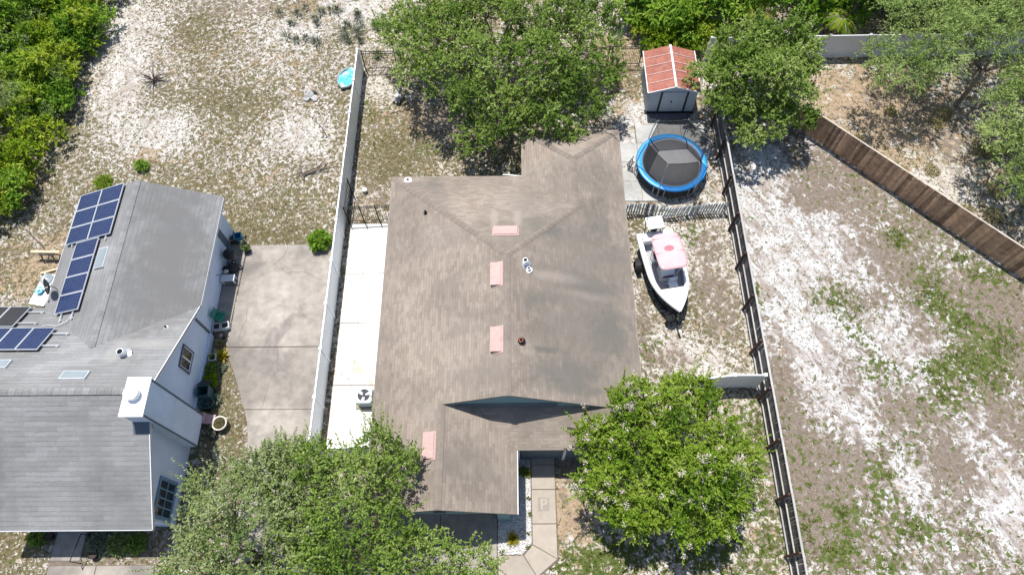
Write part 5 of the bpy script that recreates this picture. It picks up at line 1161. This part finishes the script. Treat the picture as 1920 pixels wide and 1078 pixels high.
def free(x, y):
    k = np.ones(len(x), bool)
    for p in SOLID: k &= ~inpoly(x, y, p)
    return k
def blades(name, label, cat, cov_name, n, hmin, hmax, wid, m, seed, per, area=(-36,36,0,44), thr=.45, pw=2.0, flat=.9):
    x, y, r = scatter_mask(n, *area, seed); c, _ = cover(x, y); nz = fbm(seed+300, x, y, 2.2, 3)-.5
    pr = np.clip((c[cov_name]+nz*1.2-thr)*pw, 0, 1); k = (r.random(n) < pr) & free(x, y)
    if cov_name == 'green': k &= ~((x < -9.4) & (c['green'] < .3))
    x, y = x[k], y[k]; n = len(x); x = np.repeat(x, per); y = np.repeat(y, per); N_ = len(x)
    a = r.random(N_)*6.283; ti = r.random(N_)*flat+.25; D = np.stack([np.cos(a)*np.sin(ti), np.sin(a)*np.sin(ti), np.cos(ti)], 1)
    P0 = np.stack([x+r.normal(size=N_)*.035, y+r.normal(size=N_)*.035, np.full(N_, -.01)], 1)
    h = r.uniform(hmin, hmax, N_)
    v, q, rn = leaves_np(P0, D, h, wid*(.6+.8*r.random(N_)), np.clip(.5*np.repeat(r.random(n), per)+.5*r.random(N_), 0, 1), .5, seed)
    o = leaf_object(name, v, q, rn, m); tag(o, label, cat, kind='stuff'); return o
blades('dry_weeds', 'olive brown dry weeds scattered over the sandy lots', 'weeds', 'weed', 150000, .05, .17, .022, 'straw', 61, 4, thr=.42)
blades('grass', 'green grass tufts growing in patches on the sand', 'grass', 'green', 200000, .06, .2, .028, 'grass', 62, 6, thr=.40)
# leaf litter and twigs
x, y, r = scatter_mask(60000, -36, 36, 0, 44, 70); c, _ = cover(x, y); k = (r.random(len(x)) < np.clip(.08+c['brown']*.35+c['tan']*.4, 0, .6)) & free(x, y); x, y = x[k], y[k]; n = len(x)
a = r.random(n)*6.28; D = np.stack([np.cos(a), np.sin(a), r.normal(size=n)*.15], 1)
v, q, rn = leaves_np(np.stack([x, y, np.full(n, .02)], 1), D, r.uniform(.05,.14,n), r.uniform(.025,.05,n), r.random(n), .85, 71)
M['litter'] = leafmat('dead_leaf', [(.14,.09,.06), (.26,.17,.11), (.36,.27,.19), (.5,.42,.33)], .1)
o = leaf_object('leaf_litter', v, q, rn, 'litter'); tag(o, 'brown dead leaves littering the sandy ground', 'leaf litter', kind='stuff')

# ------------------------------------------------------------------ trees
def lobes_of(r, ells, lobe_r, n_try, low=-.25, sep=.85):
    pts = []
    for (c, R_) in ells:
        c = np.array(c, float); R_ = np.array(R_, float)
        got = 0
        for _ in range(n_try):
            d = r.normal(size=3); d /= np.linalg.norm(d)
            if d[2] < low: continue
            p = c+d*R_*(r.uniform(.62, 1.0) if r.random() < .75 else r.uniform(.2, .62))
            if all(np.linalg.norm(p-q[0]) > lobe_r*sep for q in pts): pts.append((p, d, c))
    return pts
def crown_leaves(r, lobes, lobe_r, twigs, per, twig_len, L, W, up, out, seed, hang=0., openness=0.):
    """leafy sprays over the upper side of every clump; leaves lie roughly along the clump's surface"""
    T0, TD, TL, TR, TU = [], [], [], [], []
    for (p, d, c) in lobes:
        lr = lobe_r*r.uniform(.6, 1.3); hue = r.random(); nt_ = max(6, int(twigs*(lr/lobe_r)**2*(1-openness*r.random())))
        o = r.normal(size=(nt_,3)); o += d*out*.7; o[:,2] = np.where(o[:,2] < -.35, -o[:,2]*.6, o[:,2]); o /= np.linalg.norm(o, axis=1, keepdims=True)
        lump = 1+.22*np.sin(o[:,0]*7+hue*9)*np.sin(o[:,1]*7+hue*5)
        rad = np.where(r.random(nt_) < .8, r.uniform(.72, 1.02, nt_), r.uniform(.25, .72, nt_))*lump
        t0 = p+o*rad[:,None]*lr*np.array([1,1,.8]); od = o*.7+r.normal(size=(nt_,3))*.5+np.array([0,0,up]); od /= np.linalg.norm(od, axis=1, keepdims=True)
        T0.append(t0); TD.append(od); TL.append(twig_len*r.uniform(.4,1.4,nt_)); TR.append(np.full(nt_, hue)*.5+r.random(nt_)*.25); TU.append(o)
    T0, TD, TL, TR, TU = (np.concatenate(z) for z in (T0, TD, TL, TR, TU)); n = len(T0)
    f = (np.arange(per)+.5)/per; f = f[None]+r.uniform(-.06,.06,(n,per))
    P0 = T0[:,None]+TD[:,None]*(TL[:,None]*f)[...,None]; P0[...,2] -= hang*(TL[:,None]*f)**2
    D = TD[:,None]*.7+r.normal(size=(n,per,3))*.6; D[...,2] -= hang*.8
    U = TU[:,None]*.55+np.array([0,0,.75])+r.normal(size=(n,per,3))*.42
    rn = np.clip(TR[:,None]+r.random((n,per))**2*.4-.03, 0, 1)
    N_ = n*per; P0 = P0.reshape(-1,3); P0[:,2] = np.maximum(P0[:,2], .03)
    return leaves_np(P0, D.reshape(-1,3), L*r.uniform(.65,1.3,N_)*np.repeat(r.uniform(.7,1.35,n), per), W*r.uniform(.7,1.3,N_)*np.repeat(r.uniform(.75,1.25,n), per), rn.ravel(), .55, seed, U.reshape(-1,3))+((T0, TD, TL),)
def tree(name, label, cat, base, ells, lobe_r, twigs, per, twig_len, L, W, m, seed, tr=.2, fork=1.6, up=.5, out=.8, hang=0., group=None, ntry=400, bark='bark', low=-.25, openness=0., sep=.85, shoots=0, limbs=7):
    r = np.random.default_rng(seed); rr = random.Random(seed)
    t = thing(name, label, cat, (*base, 0), 0, group)
    lobes = lobes_of(r, ells, lobe_r, ntry, low, sep); P_all = np.array([l_[0] for l_ in lobes])
    v, q, rn, (T0, TD, TL) = crown_leaves(r, lobes, lobe_r, twigs, per, twig_len, L, W, up, out, seed, hang, openness)
    if shoots:   # upright leafy shoots standing out of the crown
        cz = np.array(ells[0][0]); rad_ = np.linalg.norm((T0-P_all.mean(0))[:,:2], axis=1); w_ = np.clip(rad_/rad_.max(), .05, 1)**2*np.clip(T0[:,2]-fork-.6, .05, None); pick = r.choice(len(T0), shoots, replace=False, p=w_/w_.sum())
        ho = (T0[pick]-P_all.mean(0))*np.array([1,1,0]); ho /= np.linalg.norm(ho, axis=1, keepdims=True)+1e-6
        S0 = T0[pick]; SD = ho*r.uniform(.1,.9,(shoots,1))+np.array([0,0,.7])+r.normal(size=(shoots,3))*.25; SD /= np.linalg.norm(SD, axis=1, keepdims=True); SL = r.uniform(.5,1.5,shoots); pn = 44
        f = np.linspace(.02,1,pn)[None]; P0 = S0[:,None]+SD[:,None]*(SL[:,None]*f)[...,None]; D = SD[:,None]*.6+r.normal(size=(shoots,pn,3))*.7
        v2, q2, rn2 = leaves_np(P0.reshape(-1,3), D.reshape(-1,3), (L*.95*(1.1-.5*f)*np.ones((shoots,1))).ravel(), np.full(shoots*pn, W), r.random(shoots*pn)*.6+.35, .55, seed+1)
        q = np.concatenate([q, q2+len(v)]); v = np.concatenate([v, v2]); rn = np.concatenate([rn, rn2])
    cr = leaf_object('crown', v, q, rn, m, t)
    # trunk and limbs
    fk = Vector((base[0]+rr.uniform(-.15,.15), base[1]+rr.uniform(-.15,.15), fork))
    MB().tube([(base[0],base[1],-.1),(base[0]+.03,base[1],.15),((base[0]+fk.x)/2+.06,(base[1]+fk.y)/2,fork*.55),tuple(fk)], [tr*1.5,tr*1.12,tr,tr*.9], 10).build('trunk', bark, t, True)
    P_ = np.array([l[0] for l in lobes]); cent = P_[r.choice(len(P_), min(limbs, len(P_)), replace=False)]
    for _ in range(6):
        lab = np.argmin(((P_[:,None]-cent[None])**2).sum(-1), 1); cent = np.array([P_[lab == i].mean(0) if (lab == i).any() else cent[i] for i in range(len(cent))])
    bm = MB()
    for i, c in enumerate(cent):
        c = Vector(c); e_ = fk+(c-fk)*.8-Vector((0,0,.25)); md = fk+(e_-fk)*.5+Vector((rr.uniform(-.3,.3), rr.uniform(-.3,.3), .25))
        bm.tube([tuple(fk-Vector((0,0,.1))), tuple(md), tuple(e_)], [tr*.62,tr*.4,tr*.24], 7)
        for j in np.where(lab == i)[0]:
            p = Vector(P_[j]); s0 = md.lerp(e_, rr.uniform(.3,1)); mm = s0.lerp(p, .5)+Vector((rr.uniform(-.15,.15), rr.uniform(-.15,.15), rr.uniform(-.1,.2)))
            bm.tube([tuple(s0), tuple(mm), tuple(p)], [tr*.2,tr*.13,tr*.05], 5, False)
            for _ in range(3): w_ = p+Vector((rr.uniform(-1,1), rr.uniform(-1,1), rr.uniform(-.2,.9)))*lobe_r*1.15; bm.tube([tuple(mm.lerp(p, rr.uniform(.4,1))), tuple(w_)], [tr*.06,tr*.025], 4, False)
    bm.build('limbs', bark, t, True)
    return t
tree('oak_tree', 'big shaggy oak overhanging the back of the brown house', 'tree', (-.3,27.6),
     [((-.6,28.3,4.0),(4.6,3.9,2.4)), ((-3.6,29.5,3.6),(3.0,3.0,1.9)), ((2.8,28.6,3.8),(3.0,3.2,2.1)), ((0,31.8,4.0),(5.6,2.6,2.1)), ((-1.0,25.2,3.2),(2.2,1.6,1.5)), ((2.5,25.8,3.2),(2.0,1.5,1.4)), ((-5.8,31.8,3.2),(1.9,2.0,1.6))],
     .85, 100, 10, .42, .16, .08, 'leaf_oak', 201, .3, 1.5, .25, .8, .2, ntry=160, sep=1.3, openness=.4, limbs=9, shoots=160)
tree('oak_tree', 'leafy tree at bottom centre spreading over the garage roof edge', 'tree', (-6.9,3.2),
     [((-6.7,4.3,4.4),(2.6,2.3,1.9)), ((-5.6,5.9,4.3),(1.1,1.2,1.1)), ((-7.6,5.6,4.4),(1.7,1.3,1.3)), ((-6.4,2.0,4.6),(2.6,1.4,1.5)), ((-3.8,2.3,3.9),(1.5,1.0,1.2)), ((-2.6,2.0,3.5),(1.2,.9,1.0)), ((-5.6,4.1,4.2),(.8,1.2,1.0)), ((-4.5,1.0,4.0),(2.4,1.2,1.3))],
     .66, 92, 10, .40, .13, .058, 'leaf_oak', 202, .2, 1.6, .6, .8, ntry=150, shoots=280, openness=.45, sep=1.36)
tree('oak_tree', 'grey green leafy tree at bottom left beside the grey house', 'tree', (-10.6,2.6),
     [((-10.3,3.6,4.4),(2.4,2.1,1.8)), ((-11.5,2.8,4.0),(1.2,1.6,1.4)), ((-11.3,5.0,3.9),(1.0,1.0,1.1)), ((-9.3,5.6,4.3),(1.3,1.1,1.2)), ((-10.8,1.2,4.2),(2.8,1.3,1.6)), ((-12.7,1.4,3.6),(1.1,1.0,1.0)), ((-12.1,5.4,3.3),(.7,.7,.6))],
     .66, 88, 10, .42, .13, .055, 'leaf_oak_b', 203, .2, 1.6, .6, .8, ntry=150, shoots=300, openness=.48, sep=1.36)
my = tree('crape_myrtle', 'round bright green flowering tree with white blossoms in front yard', 'tree', (6.6,5.6),
     [((6.4,6.5,3.0),(3.3,3.2,1.9)), ((5.0,7.6,2.8),(2.0,1.7,1.5)), ((8.2,6.8,2.8),(2.0,2.3,1.5)), ((6.2,4.7,2.7),(2.6,1.4,1.5)), ((7.6,4.8,2.6),(2.0,1.4,1.4)), ((6.8,8.4,2.8),(2.2,1.4,1.4)), ((4.4,5.6,2.6),(1.4,1.8,1.3))],
     .58, 90, 10, .3, .13, .066, 'leaf_myrtle', 204, .14, .7, .35, .8, ntry=200, bark='bark_pale', sep=1.3, openness=.3, shoots=120)
r = np.random.default_rng(99); cv = np.array([tuple(v_.co) for v_ in list(my.children[0].data.vertices)[::16]])+np.array(ORG[my.name])
cc = np.array((6.4,6.3,2.2)); dd = (cv-cc)/np.array((4.1,4.1,2.9)); out_ = np.linalg.norm(dd, axis=1); cand = cv[(out_ > .82) & (cv[:,2] > 2.4)]; pk_ = cand[r.choice(len(cand), 230, replace=False)]; nb = 34
w_ = np.exp(-((pk_[:,0]-4.6)/2.6)**2)*.8+.35; pk_ = pk_[r.random(230) < w_]; P0 = np.repeat(pk_, nb, 0)+r.normal(size=(len(pk_)*nb,3))*np.array((.065,.065,.08))+np.array((0,0,.1))
v, q, rn = leaves_np(P0, r.normal(size=P0.shape), r.uniform(.04,.075,len(P0)), r.uniform(.03,.06,len(P0)), r.random(len(P0)), .5, 98)
bl = leaf_object('blossoms', v, q, rn, 'petal', my); bl['kind'] = 'stuff'
tree('oak_tree', 'dense round tree between the shed and the wooden fence', 'tree', (14.2,26.6),
     [((13.9,27.4,3.2),(2.6,2.4,2.0)), ((12.2,27.4,3.0),(1.6,2.0,1.5)), ((15.4,28.0,3.0),(1.7,2.0,1.6)), ((13.5,25.2,2.5),(1.5,1.1,1.1)), ((14.3,29.6,3.1),(2.4,1.6,1.6)), ((15.0,25.7,2.4),(1.2,1.0,1.0))],
     .68, 90, 10, .34, .165, .085, 'leaf_oak', 205, .2, 1.0, .3, .8, .1, ntry=160, sep=1.34, openness=.35, shoots=70)
tree('feathery_tree', 'pale feathery tree with bare leaning trunk beyond the wooden fence', 'tree', (26.9,28.3),
     [((23.6,29.4,4.0),(2.4,1.9,1.4)), ((21.8,28.2,3.6),(1.5,1.4,1.1)), ((27.4,29.6,4.4),(2.6,2.2,1.7)), ((29.6,27.4,4.2),(2.4,2.2,1.6)), ((24.6,31.0,4.2),(3.6,1.5,1.4)), ((29,31,4.4),(3.2,2.0,1.6))],
     .8, 66, 12, .6, .16, .055, 'leaf_pale', 206, .12, 3.0, .2, .8, .25, ntry=130, openness=.35, sep=1.1)
tree('feathery_tree', 'grey green feathery tree at the right edge beyond the wooden fence', 'tree', (28.6,22.8),
     [((27.0,24.0,3.4),(1.7,2.2,1.4)), ((29.0,22.6,3.8),(2.2,2.6,1.7)), ((26.7,21.9,2.8),(1.0,1.4,.9)), ((28.6,20.2,3.0),(1.6,1.7,1.2)), ((30.0,25.2,4.0),(2.4,2.2,1.7))],
     .75, 68, 12, .55, .16, .058, 'leaf_pale', 207, .18, 1.6, .2, .8, .2, ntry=130, openness=.55, sep=1.2)
tree('feathery_tree', 'tall pale tree behind the grey vinyl fence at top right', 'tree', (27.5,35.5),
     [((26.5,35,4.4),(3.4,2.2,2.0)), ((31,35,4.6),(3.4,2.4,2.0)), ((23,35.4,3.8),(2.0,1.8,1.6))],
     .85, 66, 12, .6, .18, .07, 'leaf_pale', 208, .2, 2.0, .2, .8, .2, ntry=110, openness=.4, sep=1.12)

def thicket(name, label, mounds, lobe_r, twigs, per, tl, L, W, m, seed, hang, up=.3, ntry=26, openness=.35, sep=.95):
    r = np.random.default_rng(seed); lb_ = lobes_of(r, mounds, lobe_r, ntry, -.05, sep)
    v, q, rn, _ = crown_leaves(r, lb_, lobe_r, twigs, per, tl, L, W, up, .6, seed, hang, openness)
    o = leaf_object(name, v, q, rn, m); tag(o, label, 'thicket', kind='stuff'); return o
edge_l = [(36,-25.2),(33.6,-25.9),(31,-25.9),(27.2,-26.2),(24.4,-26.5),(21.2,-27.4),(19,-28.6),(17,-29.6)]
def ex(y): return float(np.interp(-y, [-a for a, _ in edge_l], [b for _, b in edge_l]))
r = np.random.default_rng(301); md = []
for _ in range(80):
    y = r.uniform(17.5,38.5); d = abs(r.normal())*3.6 if r.random() < .7 else r.uniform(0,9); R_ = r.uniform(1.0,1.9); h_ = r.uniform(.8,1.5)+min(d*.28,1.6)
    md.append(((ex(y)-R_*.9-d, y, h_*.45), (R_, R_, h_)))
thicket('thicket', 'bright green overgrown vine thicket along the left edge', md[:46], .6, 50, 9, .4, .22, .095, 'leaf_bright', 302, .3, sep=1.2, openness=.5, ntry=36)
thicket('thicket', 'darker green shrubs mixed into the thicket along the left edge', md[46:66], .55, 50, 9, .45, .28, .085, 'leaf_deep', 305, .1, up=.6, sep=1.2, openness=.5, ntry=36)
thicket('thicket', 'grey green scrub patches within the thicket along the left edge', md[66:], .5, 50, 9, .35, .13, .05, 'leaf_oak_b', 306, .1, up=.6, sep=1.1, openness=.4, ntry=36)
md = []
for _ in range(54):
    x = r.uniform(7.6,36); y = 33.4+abs(r.normal())*1.6+(.6 if x > 12 else 0)+r.uniform(0,3); R_ = r.uniform(1.0,1.8); h_ = r.uniform(.9,1.6)+min((y-33.4)*.45,2)
    md.append(((x, y+R_*.5, h_*.45), (R_, R_, h_)))
thicket('thicket', 'bright green thicket of long drooping leaves along the top right', md, .68, 40, 9, .5, .34, .115, 'leaf_deep', 303, .5, ntry=32, sep=1.2, openness=.5)
md = [((x, y, .35), (1.1, .8, .8)) for x, y in ((8.6,33.4),(9.8,33.2),(11.0,33.3),(12.0,33.2),(13.0,33.6),(10.4,34.2),(11.8,34.4),(8.9,34.4))]
thicket('vine_mound', 'low bright lime vines behind the rusty shed', md, .45, 44, 9, .25, .15, .08, 'leaf_bright', 304, .2, up=.6, ntry=40, openness=.1)

# palms in the top thicket
def palm(label, x, y, hgt, nf, L, m, seed):
    t = thing('palm_tree', label, 'palm', (x,y,0)); rr = random.Random(seed)
    MB().tube([(x,y,0),(x+.05,y,hgt*.5),(x,y,hgt)], [.16,.13,.12], 8).build('trunk', 'bark', t, True)
    for k in range(nf):
        a = 6.283*k/nf+rr.uniform(-.2,.2); e0 = rr.uniform(.15,1.1); P0, D = [], []; pts = []
        for i in range(15):
            f = i/14; rr_ = L*f*math.cos(e0*(1-f*.5)); z = hgt+L*math.sin(e0)*f-L*.75*f*f; pts.append(Vector((x+math.cos(a)*rr_, y+math.sin(a)*rr_, z)))
        rv = random.Random(seed+k)
        for i in range(2, 15):
            tdir = (pts[i]-pts[i-1]).normalized(); sd_ = Vector((-math.sin(a), math.cos(a), 0))
            for s_ in (-1, 1):
                for w_ in (0, .5): P0.append(tuple(pts[i-1].lerp(pts[i], w_))); D.append(tuple(tdir*.7+sd_*s_*.9+Vector((0,0,-.25+rv.uniform(-.1,.1)))))
        n = len(P0); v, q, rn = leaves_np(np.array(P0), np.array(D), np.full(n,.42)*np.random.default_rng(seed+k).uniform(.8,1.1,n), np.full(n,.045), np.full(n, rv.random())*.6+.2, .8, seed+k)
        fo = leaf_object('frond', v, q, rn, m, t); MB().tube([tuple(p) for p in pts[::2]], [.025]*7+[.008], 4).build('stalk', 'bark_pale', fo)
palm('yellowing palm sticking out of the top right thicket', 15.4,34.6,1.6,8,1.2,'leaf_yellow',401)
palm('yellow green palm with drooping fronds behind the grey vinyl fence', 20.6,34.0,1.5,12,1.2,'leaf_bright',402)

# separate bushes and spiky plants
def shrub(name, label, x, y, R_, n, L, W, m, seed, squash=.8, z=.2, group=None):
    t = thing(name, label, 'shrub', (x,y,0), 0, group, local=True); bush(t, (0,0,z), R_, n, L, W, m, seed, squash=squash)
    b = MB(); rr = random.Random(seed)
    for k in range(6): a = rr.random()*6.28; b.tube([(0,0,0),(.4*R_*math.cos(a),.4*R_*math.sin(a),R_*.6)], [.02,.01], 4)
    b.build('stems', 'bark', t); return t
shrub('shrub', 'round green bush where the driveway meets the white fence', -10.5,19.0,.62,1500,.17,.08,'leaf_deep',501,.9,.35)
shrub('shrub', 'small green bush at the far gable of the grey house', -21.5,24.2,.36,420,.15,.07,'leaf_deep',502)
shrub('shrub', 'low green weed clump beside the left thicket', -23.5,23.2,.5,700,.13,.05,'leaf_bright',503,.4,.05)
shrub('shrub', 'small green tuft at the lower white gate beside right fence', 12.6,15.9,.3,300,.12,.05,'grass',504,.6,.05)
rr = random.Random(77)
for k in range(22):
    x = rr.uniform(-15.8,-9.6); y = 33.8+rr.uniform(0,3.2)
    t_ = thing('palmetto', 'grey green spiky palmetto on the white sand at top left', 'shrub', (x,y,0), 0, 'grey palmettos on the far sand', local=True); tuft(t_, (0,0,.05), rr.randint(30,70), rr.uniform(.32,.55), .045, 1.35, 'leaf_grey', 600+k, r0=.14)
for k in range(9):
    x = rr.uniform(-9,-5.5); y = 32.2+rr.uniform(0,3.5)
    t_ = thing('palmetto', 'grey green spiky palmetto under the oak edge behind the iron fence', 'shrub', (x,y,0), 0, 'palmettos behind the iron fence', local=True); tuft(t_, (0,0,.05), 70, .5, .05, 1.35, 'leaf_oak_b', 640+k, r0=.12)
for k in range(16):
    x = rr.uniform(20,30); y = rr.uniform(17,29)
    if y < 27-(x-17.5)*1.018+1.2 or y > 31: continue
    t_ = thing('scrub_clump', 'dry olive scrub clump in the shade beyond the wooden fence', 'shrub', (x,y,0), 0, 'scrub clumps beyond the wooden fence', local=True); bush(t_, (0,0,.1), rr.uniform(.3,.6), 320, .14, .04, 'straw', 660+k, squash=.5)
